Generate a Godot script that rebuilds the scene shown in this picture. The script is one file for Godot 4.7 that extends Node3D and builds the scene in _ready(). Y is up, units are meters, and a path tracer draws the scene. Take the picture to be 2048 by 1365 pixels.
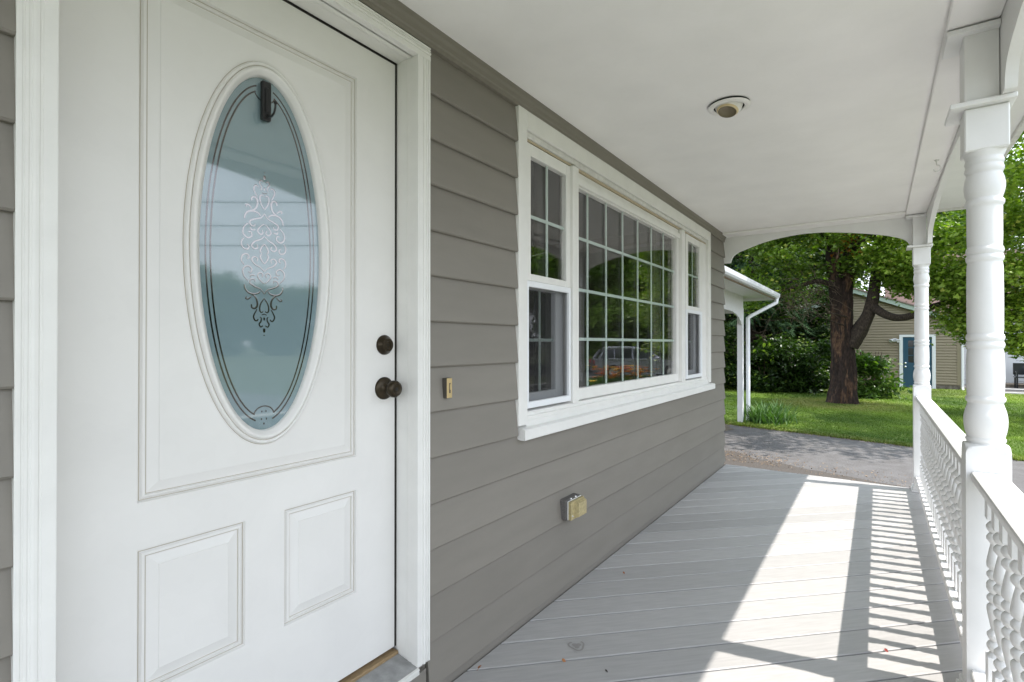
extends Node3D

# ---------------------------------------------------------------- mesh building
class MB:
	var v := PackedVector3Array()
	var n := PackedVector3Array()
	var col := PackedColorArray()

	func tri(a: Vector3, b: Vector3, c: Vector3) -> void:   # counter-clockwise seen from outside
		var m := (b - a).cross(c - a)
		if m.length_squared() < 1e-18:
			return
		m = m.normalized()
		v.append(a); v.append(c); v.append(b)
		n.append(m); n.append(m); n.append(m)

	func tri_n(a: Vector3, b: Vector3, c: Vector3, na: Vector3, nb: Vector3, nc: Vector3) -> void:
		if (b - a).cross(c - a).length_squared() < 1e-20:
			return
		v.append(a); v.append(c); v.append(b)
		n.append(na); n.append(nc); n.append(nb)

	func quad(a: Vector3, b: Vector3, c: Vector3, d: Vector3) -> void:
		tri(a, b, c)
		tri(a, c, d)

	func face(pts: Array, centre: Vector3) -> void:   # convex, turned away from centre
		var p := pts
		var m: Vector3 = (p[1] - p[0]).cross(p[2] - p[0])
		var mid := Vector3.ZERO
		for q in p:
			mid += q
		mid /= p.size()
		if m.dot(mid - centre) < 0.0:
			p = pts.duplicate()
			p.reverse()
		for i in range(1, p.size() - 1):
			tri(p[0], p[i], p[i + 1])

	func box(lo: Vector3, hi: Vector3, b := 0.0) -> void:
		var c := (lo + hi) * 0.5
		var h := (hi - lo).abs() * 0.5
		b = minf(b, minf(h.x, minf(h.y, h.z)) * 0.9)
		for k in 3:
			var i := (k + 1) % 3
			var j := (k + 2) % 3
			for s in [-1.0, 1.0]:
				var pts := []
				for e in [[-1.0, -1.0], [1.0, -1.0], [1.0, 1.0], [-1.0, 1.0]]:
					var p := Vector3.ZERO
					p[k] = s * h[k]
					p[i] = e[0] * (h[i] - b)
					p[j] = e[1] * (h[j] - b)
					pts.append(c + p)
				face(pts, c)
		if b <= 0.0:
			return
		for k in 3:
			var i := (k + 1) % 3
			var j := (k + 2) % 3
			for si in [-1.0, 1.0]:
				for sj in [-1.0, 1.0]:
					var pts := []
					for e in [[0, -1.0], [0, 1.0], [1, 1.0], [1, -1.0]]:
						var p := Vector3.ZERO
						p[k] = e[1] * (h[k] - b)
						p[i] = si * (h[i] - (b if e[0] == 1 else 0.0))
						p[j] = sj * (h[j] - (b if e[0] == 0 else 0.0))
						pts.append(c + p)
					face(pts, c)
		for sx in [-1.0, 1.0]:
			for sy in [-1.0, 1.0]:
				for sz in [-1.0, 1.0]:
					face([c + Vector3(sx * h.x, sy * (h.y - b), sz * (h.z - b)), c + Vector3(sx * (h.x - b), sy * h.y, sz * (h.z - b)), c + Vector3(sx * (h.x - b), sy * (h.y - b), sz * h.z)], c)

	func prism(poly: PackedVector2Array, o: Vector3, ax: Vector3, ay: Vector3, d: Vector3, caps := true) -> void:
		var p := poly
		if Geometry2D.is_polygon_clockwise(p):   # Godot calls y-up counter-clockwise "clockwise" in its y-down plane or not: make the signed area positive
			pass
		var area := 0.0
		for i in p.size():
			var q := p[(i + 1) % p.size()]
			area += p[i].x * q.y - q.x * p[i].y
		if area < 0.0:
			p = poly.duplicate()
			p.reverse()
		if d.dot(ax.cross(ay)) < 0.0:
			o += d
			d = -d
		for i in p.size():
			var j := (i + 1) % p.size()
			var a := o + ax * p[i].x + ay * p[i].y
			var b := o + ax * p[j].x + ay * p[j].y
			quad(a, b, b + d, a + d)
		if not caps:
			return
		var t := Geometry2D.triangulate_polygon(p)
		var nn := ax.cross(ay).normalized()
		for i in range(0, t.size(), 3):
			var a := o + ax * p[t[i]].x + ay * p[t[i]].y
			var b := o + ax * p[t[i + 1]].x + ay * p[t[i + 1]].y
			var c := o + ax * p[t[i + 2]].x + ay * p[t[i + 2]].y
			if (b - a).cross(c - a).dot(nn) < 0.0:
				var w := b
				b = c
				c = w
			tri(a + d, b + d, c + d)
			tri(a, c, b)

	func grid(rows: Array, wrap: bool, out: Array) -> void:   # rows of points; out holds one inner point per row
		var m: int = rows[0].size()
		var nr := []
		for i in rows.size():
			var line := PackedVector3Array()
			for j in m:
				var a: Vector3 = rows[mini(i + 1, rows.size() - 1)][j] - rows[maxi(i - 1, 0)][j]
				var j0 := (j - 1 + m) % m if wrap else maxi(j - 1, 0)
				var j1 := (j + 1) % m if wrap else mini(j + 1, m - 1)
				var b: Vector3 = rows[i][j1] - rows[i][j0]
				var w := a.cross(b)
				w = w.normalized() if w.length_squared() > 1e-18 else (rows[i][j] - out[i]).normalized()
				if w.dot(rows[i][j] - out[i]) < 0.0:
					w = -w
				line.append(w)
			nr.append(line)
		for i in rows.size() - 1:
			for j in (m if wrap else m - 1):
				var k := (j + 1) % m
				var a: Vector3 = rows[i][j]
				var b: Vector3 = rows[i][k]
				var c: Vector3 = rows[i + 1][k]
				var d: Vector3 = rows[i + 1][j]
				if (b - a).cross(d - a).dot(nr[i][j]) >= 0.0:
					tri_n(a, b, c, nr[i][j], nr[i][k], nr[i + 1][k])
					tri_n(a, c, d, nr[i][j], nr[i + 1][k], nr[i + 1][j])
				else:
					tri_n(a, c, b, nr[i][j], nr[i + 1][k], nr[i][k])
					tri_n(a, d, c, nr[i][j], nr[i + 1][j], nr[i + 1][k])

	func tube(path: Array, radii: Array, seg := 8, rough := 0.0, noise: FastNoiseLite = null, cap := true) -> void:
		var rows := []
		var side := Vector3.ZERO
		for i in path.size():
			var dir: Vector3 = (path[mini(i + 1, path.size() - 1)] - path[maxi(i - 1, 0)]).normalized()
			if side == Vector3.ZERO:
				side = dir.cross(Vector3.UP if absf(dir.y) < 0.9 else Vector3.RIGHT).normalized()
			side = (side - dir * side.dot(dir)).normalized()
			var other := dir.cross(side)
			var ring := PackedVector3Array()
			for j in seg:
				var a := TAU * j / seg
				var r: float = radii[i]
				if noise:
					r *= 1.0 + rough * (noise.get_noise_3d(cos(a) * 1.6, path[i].y * 0.6 + path[i].z * 0.2, sin(a) * 1.6) + 0.55 * noise.get_noise_3d(cos(a) * 6.5 + 9.0, path[i].y * 0.9, sin(a) * 6.5))
				ring.append(path[i] + (side * cos(a) + other * sin(a)) * r)
			rows.append(ring)
		grid(rows, true, path)
		if cap:
			for e in [0, path.size() - 1]:
				var back: Vector3 = path[1] if e == 0 else path[e - 1]
				for j in seg:
					face([path[e], rows[e][j], rows[e][(j + 1) % seg]], back)

	func lathe(profile: Array, xf: Transform3D, seg := 24) -> void:   # profile of Vector2(radius, height), upwards
		for i in profile.size() - 1:
			var p: Vector2 = profile[i]
			var q: Vector2 = profile[i + 1]
			var m := Vector2(q.y - p.y, p.x - q.x)
			if m.length() < 1e-7:
				continue
			m = m.normalized()
			var m0 := m
			var m1 := m
			if i > 0:
				var w: Vector2 = Vector2(p.y - profile[i - 1].y, profile[i - 1].x - p.x).normalized()
				if w.dot(m) > 0.55:
					m0 = (w + m).normalized()
			if i + 2 < profile.size():
				var w2: Vector2 = Vector2(profile[i + 2].y - q.y, q.x - profile[i + 2].x).normalized()
				if w2.dot(m) > 0.55:
					m1 = (w2 + m).normalized()
			for j in seg:
				var a := TAU * j / seg
				var b := TAU * (j + 1) / seg
				var da := Vector3(cos(a), 0, -sin(a))
				var db := Vector3(cos(b), 0, -sin(b))
				var up := Vector3.UP
				var A := xf * (da * p.x + up * p.y)
				var B := xf * (db * p.x + up * p.y)
				var C := xf * (db * q.x + up * q.y)
				var D := xf * (da * q.x + up * q.y)
				var na := xf.basis * (da * m0.x + up * m0.y)
				var nb := xf.basis * (db * m0.x + up * m0.y)
				var nc := xf.basis * (db * m1.x + up * m1.y)
				var nd := xf.basis * (da * m1.x + up * m1.y)
				tri_n(A, B, C, na, nb, nc)
				tri_n(A, C, D, na, nc, nd)

	func mesh(shift := Vector3.ZERO) -> ArrayMesh:
		var vv := v
		if shift != Vector3.ZERO:
			vv = PackedVector3Array()
			vv.resize(v.size())
			for i in v.size():
				vv[i] = v[i] - shift
		var arr := []
		arr.resize(Mesh.ARRAY_MAX)
		arr[Mesh.ARRAY_VERTEX] = vv
		arr[Mesh.ARRAY_NORMAL] = n
		if col.size() == v.size():
			arr[Mesh.ARRAY_COLOR] = col
		var m := ArrayMesh.new()
		m.add_surface_from_arrays(Mesh.PRIMITIVE_TRIANGLES, arr)
		return m


var M := {}
var rng := RandomNumberGenerator.new()
const X := Vector3(1, 0, 0)
const Y := Vector3(0, 1, 0)
const Z := Vector3(0, 0, 1)

# ---------------------------------------------------------------- naming and tagging
func tag(o: Node, label := "", category := "", group := "", kind := "") -> void:
	if label: o.set_meta("label", label)
	if category: o.set_meta("category", category)
	if group: o.set_meta("group", group)
	if kind: o.set_meta("kind", kind)

func numbered(parent: Node, called: String) -> String:
	if not parent.has_node(NodePath(called)):
		return called
	var key := "count_" + called
	var k: int = int(parent.get_meta(key)) if parent.has_meta(key) else 0
	k += 1
	parent.set_meta(key, k)
	return "%s_%03d" % [called, k]

func where(o: Node) -> Vector3:
	var p := Vector3.ZERO
	while o is Node3D and o != self:
		p += o.position
		o = o.get_parent()
	return p

func thing(called: String, at: Vector3, label: String, category: String, group := "", kind := "") -> Node3D:
	var o := Node3D.new()
	o.name = numbered(self, called)
	o.position = at
	add_child(o, true)
	tag(o, label, category, group, kind)
	return o

func part(called: String, at: Vector3, parent: Node) -> Node3D:   # a part that has sub-parts of its own but no mesh
	var o := Node3D.new()
	o.name = numbered(parent, called)
	o.position = at - where(parent)
	parent.add_child(o, true)
	return o

func put(parent: Node, called: String, mb: MB, m: Material) -> MeshInstance3D:   # mb in world coordinates
	var o := MeshInstance3D.new()
	o.name = numbered(parent, called)
	o.mesh = mb.mesh(where(parent))
	o.material_override = null
	o.mesh.surface_set_material(0, m)
	parent.add_child(o, true)
	return o

func put_mesh(parent: Node, called: String, me: Mesh, at: Vector3) -> MeshInstance3D:   # a shared mesh, at a world position
	var o := MeshInstance3D.new()
	o.name = numbered(parent, called)
	o.mesh = me
	o.position = at - where(parent)
	parent.add_child(o, true)
	return o

func pb(parent: Node, called: String, m: Material, lo: Vector3, hi: Vector3, b := 0.0015) -> MeshInstance3D:
	var mb := MB.new()
	mb.box(lo, hi, b)
	return put(parent, called, mb, m)

# ---------------------------------------------------------------- materials
func noise_tex(freq: float, octaves: int, c0: Color, c1: Color, s: int, size := 512, normal := false, strength := 4.0, cell := false) -> NoiseTexture2D:
	var f := FastNoiseLite.new()
	f.seed = s
	f.noise_type = FastNoiseLite.TYPE_CELLULAR if cell else FastNoiseLite.TYPE_SIMPLEX_SMOOTH
	f.frequency = freq
	f.fractal_type = FastNoiseLite.FRACTAL_FBM
	f.fractal_octaves = octaves
	f.fractal_gain = 0.55
	var t := NoiseTexture2D.new()
	t.width = size
	t.height = size
	t.seamless = true
	t.noise = f
	if normal:
		t.as_normal_map = true
		t.bump_strength = strength
	else:
		var g := Gradient.new()
		g.set_color(0, c0)
		g.set_color(1, c1)
		t.color_ramp = g
	return t

func mat(c: Color, rough := 0.6, tex: Texture2D = null, scale := Vector3.ONE, nrm: Texture2D = null, ns := 0.3, nscale := 0.0) -> StandardMaterial3D:
	var m := StandardMaterial3D.new()
	m.albedo_color = c.linear_to_srgb()
	m.roughness = rough
	if tex or nrm:
		m.uv1_triplanar = true
		m.uv1_scale = scale
	if tex:
		m.albedo_texture = tex
	if nrm:
		m.normal_enabled = true
		m.normal_texture = nrm
		m.normal_scale = ns
	return m

func make_materials() -> void:
	var g1 := func(x: float) -> Color: return Color(x, x, x)
	var soft := noise_tex(0.006, 4, g1.call(0.972), g1.call(1.0), 3)
	var blot := noise_tex(0.012, 5, g1.call(0.78), g1.call(1.0), 5)
	var fine := noise_tex(0.05, 4, g1.call(0.8), g1.call(1.0), 7)
	var fine_n := noise_tex(0.05, 4, Color(), Color(), 8, 512, true, 3.0)
	var grain_n := noise_tex(0.02, 5, Color(), Color(), 9, 512, true, 5.0)
	var streak := noise_tex(0.011, 5, g1.call(0.915), g1.call(1.0), 17)
	var streak_n := noise_tex(0.03, 4, Color(), Color(), 18, 512, true, 3.0)
	var bark_t := noise_tex(0.015, 5, Color(0.35, 0.3, 0.26), Color(1, 0.95, 0.9), 11)
	var asph := noise_tex(0.09, 3, g1.call(0.6), g1.call(1.0), 12)
	var patch := noise_tex(0.01, 5, Color(0.62, 0.6, 0.58), Color(1, 1, 1), 13)
	var road := noise_tex(0.012, 6, Color(0.84, 0.83, 0.82), Color(1, 1, 1), 14)
	var grime := noise_tex(0.008, 5, g1.call(0.94), g1.call(1.0), 24)
	M.white = mat(Color(0.82, 0.815, 0.80), 0.42, soft, Vector3.ONE * 1.3)
	M.trim = mat(Color(0.79, 0.78, 0.745), 0.42, soft, Vector3(2, 2, 2))
	M.old_white = mat(Color(0.76, 0.75, 0.71), 0.5, noise_tex(0.02, 5, g1.call(0.88), g1.call(1.0), 6), Vector3.ONE * 1.5)
	M.door = mat(Color(0.765, 0.75, 0.72), 0.38, soft, Vector3.ONE * 0.8)
	M.vinyl = mat(Color(0.80, 0.815, 0.83), 0.35)
	M.ceiling = mat(Color(0.89, 0.87, 0.845), 0.7, soft, Vector3.ONE * 0.7)
	M.siding = []
	for k in 3:
		var q := 1.0 + 0.03 * (k - 1)
		M.siding.append(mat(Color(0.225 * q, 0.206 * q, 0.177 * q), 0.55, grime, Vector3(0.35, 1.6, 1.6), fine_n, 0.03))
	M.frieze = mat(Color(0.20, 0.182, 0.150), 0.55, soft, Vector3(0.6, 2, 2))
	M.deck = []
	for k in 4:
		var q := 1.0 + 0.05 * (k - 1.5)
		M.deck.append(mat(Color(0.45 * q, 0.438 * q, 0.425 * q), 0.45, streak, Vector3(0.7 + 0.13 * k, 1.0, 9.0), streak_n, 0.12))
	M.deck_edge = mat(Color(0.105, 0.14, 0.195), 0.5)
	M.dark = mat(Color(0.012, 0.011, 0.010), 0.8)
	M.strip = mat(Color(0.02, 0.016, 0.014), 0.6)
	M.bronze = mat(Color(0.055, 0.042, 0.026), 0.34, blot, Vector3.ONE * 14)
	M.bronze.metallic = 0.75
	M.black_metal = mat(Color(0.008, 0.008, 0.008), 0.45)
	M.brass = mat(Color(0.62, 0.47, 0.24), 0.4)
	M.brass.metallic = 0.5
	M.bell_side = mat(Color(0.07, 0.062, 0.05), 0.6)
	M.came = mat(Color(0.27, 0.25, 0.24), 0.10)
	M.came.metallic = 1.0
	M.came_dark = mat(Color(0.13, 0.12, 0.115), 0.10)
	M.came_dark.metallic = 1.0
	M.frost = mat(Color(0.205, 0.285, 0.308), 0.05)
	M.frost.metallic_specular = 0.72
	M.pane = StandardMaterial3D.new()
	M.pane.transparency = BaseMaterial3D.TRANSPARENCY_ALPHA
	M.pane.albedo_color = Color(0.3, 0.35, 0.33, 0.003)
	M.pane.roughness = 0.0
	M.pane.metallic_specular = 0.5
	M.grille = mat(Color(0.42, 0.50, 0.46), 0.5)
	M.screen = StandardMaterial3D.new()
	M.screen.transparency = BaseMaterial3D.TRANSPARENCY_ALPHA
	M.screen.albedo_color = Color(0.12, 0.12, 0.125, 0.5)
	M.screen.roughness = 0.9
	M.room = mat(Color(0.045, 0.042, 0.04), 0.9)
	M.curtain = mat(Color(0.10, 0.097, 0.092), 0.9)
	M.sill_grey = mat(Color(0.34, 0.34, 0.33), 0.5, blot, Vector3.ONE * 3)
	M.raw_wood = mat(Color(0.36, 0.25, 0.13), 0.7, blot, Vector3(4, 12, 12))
	M.aged_strip = mat(Color(0.50, 0.42, 0.29), 0.6)
	M.amber = mat(Color(0.52, 0.43, 0.22), 0.4, blot, Vector3.ONE * 9)
	M.box_grey = mat(Color(0.16, 0.15, 0.14), 0.8, blot, Vector3.ONE * 20)
	M.shiny = mat(Color(0.8, 0.8, 0.8), 0.25)
	M.shiny.metallic = 0.8
	M.lamp_white = mat(Color(0.80, 0.78, 0.74), 0.35)
	M.lamp_aged = mat(Color(0.68, 0.55, 0.32), 0.4)
	M.lamp_in = mat(Color(0.20, 0.165, 0.105), 0.5)
	M.grass_soil = mat(Color(0.10, 0.125, 0.04), 0.95, patch, Vector3.ONE * 0.35)
	M.asphalt = mat(Color(0.142, 0.136, 0.134), 0.9, road, Vector3.ONE * 0.5, asph_normal(), 0.5)
	M.litter = mat(Color(0.135, 0.117, 0.102), 0.95, asph, Vector3.ONE * 1.5, fine_n, 0.8)
	M.dirt = mat(Color(0.20, 0.165, 0.12), 0.95, patch, Vector3.ONE * 1.1, fine_n, 0.8)
	M.bark = mat(Color(1, 1, 1), 0.95, bark_t, Vector3(2.6, 0.8, 2.6), grain_n, 1.2)
	M.bark.vertex_color_use_as_albedo = true
	M.bark_grey = mat(Color(0.09, 0.075, 0.06), 0.95, bark_t, Vector3(3, 1.2, 3), grain_n, 1.0)
	M.bark_red = mat(Color(0.15, 0.085, 0.052), 0.95, bark_t, Vector3(2.6, 0.9, 2.6), grain_n, 1.0)
	M.twig = mat(Color(0.11, 0.08, 0.055), 0.95)
	M.tan = mat(Color(0.285, 0.235, 0.160), 0.55, soft, Vector3(0.8, 2, 0.8))
	M.tan_trim = mat(Color(0.27, 0.225, 0.15), 0.55)
	M.concrete = mat(Color(0.26, 0.23, 0.19), 0.9, patch, Vector3.ONE * 1.3)
	M.teal = mat(Color(0.018, 0.075, 0.125), 0.45)
	M.dark_glass = mat(Color(0.02, 0.022, 0.025), 0.06)
	M.green_trim = mat(Color(0.42, 0.50, 0.44), 0.5)
	M.shingle = mat(Color(0.40, 0.29, 0.255), 0.9, fine, Vector3.ONE * 2)
	M.shingle_dark = mat(Color(0.10, 0.09, 0.085), 0.9, fine, Vector3.ONE * 2)
	M.clap_white = mat(Color(0.60, 0.61, 0.62), 0.55)
	M.cable = mat(Color(0.62, 0.62, 0.62), 0.5)
	M.wire_black = mat(Color(0.02, 0.02, 0.02), 0.6)
	M.pole_wood = mat(Color(0.14, 0.10, 0.07), 0.9, bark_t, Vector3(3, 0.6, 3))
	M.gutter = mat(Color(0.82, 0.83, 0.84), 0.35)
	M.rust_white = mat(Color(0.60, 0.54, 0.46), 0.7, noise_tex(0.03, 5, Color(0.45, 0.33, 0.22), Color(1, 1, 1), 21), Vector3.ONE * 1.6)
	M.car = mat(Color(0.36, 0.36, 0.40), 0.22)
	M.car.metallic = 0.6
	M.car.clearcoat_enabled = true
	M.car.clearcoat = 1.0
	M.car.clearcoat_roughness = 0.05
	M.tyre = mat(Color(0.015, 0.015, 0.015), 0.8)
	M.rim = mat(Color(0.75, 0.75, 0.77), 0.25)
	M.rim.metallic = 0.8
	M.lens = mat(Color(0.75, 0.75, 0.75), 0.1)
	M.tail = mat(Color(0.35, 0.01, 0.01), 0.2)
	M.leaf = StandardMaterial3D.new()
	M.leaf.vertex_color_use_as_albedo = true
	M.leaf.roughness = 0.36
	M.leaf.backlight_enabled = true
	M.leaf.backlight = Color(0.85, 0.95, 0.45)
	M.blade = StandardMaterial3D.new()
	M.blade.vertex_color_use_as_albedo = true
	M.blade.roughness = 0.6
	M.blade.backlight_enabled = true
	M.blade.backlight = Color(0.75, 0.85, 0.4)
	M.needle = StandardMaterial3D.new()
	M.needle.vertex_color_use_as_albedo = true
	M.needle.roughness = 0.95
	M.needle.metallic_specular = 0.1
	M.grime_line = mat(Color(0.44, 0.385, 0.30), 0.8)
	M.stain = mat(Color(0.29, 0.275, 0.26), 0.7)
	M.petal = StandardMaterial3D.new()
	M.petal.vertex_color_use_as_albedo = true
	M.petal.roughness = 0.6
	M.dry_leaf = StandardMaterial3D.new()
	M.dry_leaf.vertex_color_use_as_albedo = true
	M.dry_leaf.roughness = 0.8

func asph_normal() -> Texture2D:
	return noise_tex(0.11, 3, Color(), Color(), 31, 512, true, 5.0)

# ---------------------------------------------------------------- instanced growth
func stuff(parent: Node, called: String, me: Mesh, xf: Array, colors: PackedColorArray) -> MultiMeshInstance3D:
	var mm := MultiMesh.new()
	mm.transform_format = MultiMesh.TRANSFORM_3D
	mm.use_colors = true
	mm.mesh = me
	mm.instance_count = xf.size()
	var o := where(parent)
	var buf := PackedFloat32Array()
	buf.resize(xf.size() * 16)
	for i in xf.size():
		var t: Transform3D = xf[i]
		var b := t.basis
		var k := i * 16
		buf[k] = b.x.x; buf[k + 1] = b.y.x; buf[k + 2] = b.z.x; buf[k + 3] = t.origin.x - o.x
		buf[k + 4] = b.x.y; buf[k + 5] = b.y.y; buf[k + 6] = b.z.y; buf[k + 7] = t.origin.y - o.y
		buf[k + 8] = b.x.z; buf[k + 9] = b.y.z; buf[k + 10] = b.z.z; buf[k + 11] = t.origin.z - o.z
		var c := colors[i]
		buf[k + 12] = c.r; buf[k + 13] = c.g; buf[k + 14] = c.b; buf[k + 15] = 1.0
	mm.buffer = buf
	var m := MultiMeshInstance3D.new()
	m.name = numbered(parent, called)
	m.multimesh = mm
	parent.add_child(m, true)
	m.set_meta("kind", "stuff")
	return m

func leaf_mesh(kind: int, m: Material) -> ArrayMesh:
	var mb := MB.new()
	var out := []
	if kind == 0:      # lobed maple leaf, one metre across before scaling
		for a in [[0.0, -0.02], [0.16, 0.02], [0.40, -0.05], [0.33, 0.14], [0.50, 0.34], [0.26, 0.36], [0.20, 0.46], [0.0, 0.80]]:
			out.append(Vector2(a[0], a[1]))
	elif kind == 1:    # plain oval leaf
		for a in [[0.0, 0.0], [0.16, 0.14], [0.24, 0.36], [0.17, 0.62], [0.0, 0.9]]:
			out.append(Vector2(a[0], a[1]))
	elif kind == 2:    # long narrow blade
		for a in [[0.03, 0.0], [0.045, 0.4], [0.03, 0.75], [0.0, 1.0]]:
			out.append(Vector2(a[0], a[1]))
	for s in [-1.0, 1.0]:
		for i in out.size() - 1:
			var p: Vector2 = out[i]
			var q: Vector2 = out[i + 1]
			var lift := 0.30
			var bend := -0.25
			var A := Vector3(s * p.x, absf(p.x) * lift + bend * p.y * p.y, p.y)
			var B := Vector3(s * q.x, absf(q.x) * lift + bend * q.y * q.y, q.y)
			var c0 := Vector3(0, bend * p.y * p.y, p.y) if kind != 0 else Vector3(0, 0, 0.1)
			var c1 := Vector3(0, bend * q.y * q.y, q.y)
			if kind == 0:
				if s > 0: mb.tri(Vector3(0, 0, 0.16), B, A)
				else: mb.tri(Vector3(0, 0, 0.16), A, B)
			else:
				if s > 0:
					mb.tri(c0, B, A); mb.tri(c0, c1, B)
				else:
					mb.tri(c0, A, B); mb.tri(c0, B, c1)
	var me := mb.mesh()
	me.surface_set_material(0, m)
	return me

func spray_mesh(kind: int, count: int, spread: float, size: float, s: int) -> ArrayMesh:   # a twig-end of several leaves
	var r := RandomNumberGenerator.new()
	r.seed = s
	var src := leaf_mesh(kind, M.leaf)
	var arr := src.surface_get_arrays(0)
	var vs: PackedVector3Array = arr[Mesh.ARRAY_VERTEX]
	var ns: PackedVector3Array = arr[Mesh.ARRAY_NORMAL]
	var mb := MB.new()
	for i in count:
		var b := Basis.from_euler(Vector3(r.randf_range(-0.7, 0.5), r.randf() * TAU, r.randf_range(-0.5, 0.5))).scaled(Vector3.ONE * size * r.randf_range(0.7, 1.2))
		var o := Vector3(r.randfn(), r.randfn() * 0.6, r.randfn()) * spread
		for k in vs.size():
			mb.v.append(b * vs[k] + o)
			mb.n.append((b * ns[k]).normalized())
	var me := mb.mesh()
	me.surface_set_material(0, M.leaf)
	return me

func crown(parent: Node, called: String, me: Mesh, clumps: Array, scale: float, tint: Array, s: int, flat := 0.55, twigs := 14, reach := 0.28) -> void:
	# clumps: [centre, radii, count]; leaves gather round twig ends inside each clump, so that the crown has gaps
	var r := RandomNumberGenerator.new()
	r.seed = s
	var xf := []
	var cols := PackedColorArray()
	for c in clumps:
		var ends := []
		var k: int = maxi(3, int(twigs * pow(c[1].x * c[1].y * c[1].z, 0.6)))
		for i in k:
			var d := Vector3(r.randfn(), r.randfn(), r.randfn()).normalized() * pow(r.randf(), 0.42)
			ends.append([c[0] + d * c[1], r.randf_range(0.6, 1.35), r.randf()])
		for i in c[2]:
			var e = ends[r.randi() % k]
			var o: Vector3 = e[0] + Vector3(r.randfn(), r.randfn() * 0.55, r.randfn()) * reach * e[1]
			var b := Basis.from_euler(Vector3(r.randfn() * flat - 0.25, r.randf() * TAU, r.randfn() * flat)).scaled(Vector3.ONE * scale * r.randf_range(0.65, 1.25))
			xf.append(Transform3D(b, o))
			var w := clampf(e[2] * 0.7 + r.randf() * 0.5, 0.0, 1.0)
			var col: Color = tint[0].lerp(tint[1], w)
			if tint.size() > 2 and r.randf() < 0.06:
				col = tint[2]
			cols.append(col)
	stuff(parent, called, me, xf, cols)

# ---------------------------------------------------------------- the scene
func _ready() -> void:
	rng.seed = 7
	sky_sun_camera()
	make_materials()
	ground()
	porch_floor()
	house()
	porch_top()
	posts_and_rails()
	carport()
	neighbours()
	trees()
	small_things()
	reflected_yard()

func sky_sun_camera() -> void:
	var cam := Camera3D.new()
	cam.name = "camera"
	var a := atan(731.0 / 1024.0)
	var p := atan(5.5 / 1024.0)
	var fw := Vector3(cos(a) * cos(p), sin(p), -sin(a) * cos(p))
	add_child(cam)
	cam.look_at_from_position(Vector3(0, 1.235, 0), Vector3(0, 1.235, 0) + fw, Vector3.UP)
	cam.fov = rad_to_deg(2.0 * atan(682.5 / 1024.0))
	cam.near = 0.02
	cam.far = 600.0
	cam.current = true
	var env := Environment.new()
	env.background_mode = Environment.BG_SKY
	var sm := ProceduralSkyMaterial.new()
	sm.sky_top_color = Color(0.78, 0.83, 0.90)
	sm.sky_horizon_color = Color(0.915, 0.935, 0.965)
	sm.sky_curve = 0.22
	sm.ground_horizon_color = Color(0.40, 0.42, 0.38)
	sm.ground_bottom_color = Color(0.25, 0.28, 0.2)
	sm.sky_energy_multiplier = 1.0
	sm.sun_angle_max = 1.0
	sm.sky_cover = cloud_cover()
	sm.sky_cover_modulate = Color(1, 1, 1, 1)
	var sky := Sky.new()
	sky.sky_material = sm
	env.sky = sky
	env.background_energy_multiplier = 0.98
	env.tonemap_mode = Environment.TONE_MAPPER_LINEAR
	env.tonemap_exposure = 3.05
	env.sdfgi_enabled = true
	env.ssao_enabled = true
	env.ssil_enabled = true
	var we := WorldEnvironment.new()
	we.name = "world_environment"
	we.environment = env
	add_child(we)
	var sun := DirectionalLight3D.new()
	sun.name = "sun"
	sun.light_energy = 0.72
	sun.light_color = Color(1.0, 0.978, 0.952)
	sun.light_angular_distance = 0.5
	sun.shadow_enabled = true
	add_child(sun)
	var el := deg_to_rad(63.2)
	var to_sun := Vector3(0.213 * cos(el), sin(el), 0.977 * cos(el))
	sun.look_at_from_position(to_sun * 50.0, Vector3.ZERO, Vector3.UP)

func cloud_cover() -> ImageTexture:
	var f := FastNoiseLite.new()
	f.seed = 4
	f.frequency = 1.3
	f.fractal_octaves = 5
	var w := 512
	var h := 256
	var im := Image.create(w, h, false, Image.FORMAT_RGBA8)
	for y in h:
		var th := PI * (y + 0.5) / h
		for x in w:
			var ph := TAU * (x + 0.5) / w
			var d := Vector3(sin(th) * cos(ph), cos(th) * 2.2, sin(th) * sin(ph))
			var q := clampf(f.get_noise_3dv(d) * 1.4 + 0.35, 0.0, 1.0)
			im.set_pixel(x, y, Color(0.95, 0.96, 1.0, q * 0.30))
	return ImageTexture.create_from_image(im)

# ---------------------------------------------------------------- ground
func sheet(poly: PackedVector2Array, y: float) -> MB:
	var mb := MB.new()
	var t := Geometry2D.triangulate_polygon(poly)
	for i in range(0, t.size(), 3):
		mb.face([Vector3(poly[t[i]].x, y, poly[t[i]].y), Vector3(poly[t[i + 1]].x, y, poly[t[i + 1]].y), Vector3(poly[t[i + 2]].x, y, poly[t[i + 2]].y)], Vector3(0, y - 500.0, 0))
	return mb

func ragged(pts: Array, step: float, amp: float, s: int) -> PackedVector2Array:
	var r := RandomNumberGenerator.new()
	r.seed = s
	var out := PackedVector2Array()
	for i in pts.size():
		var a: Vector2 = pts[i]
		var b: Vector2 = pts[(i + 1) % pts.size()]
		var k := maxi(1, int(a.distance_to(b) / step))
		for j in k:
			out.append(a.lerp(b, float(j) / k) + Vector2(r.randf_range(-amp, amp), r.randf_range(-amp, amp)))
	return out

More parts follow.
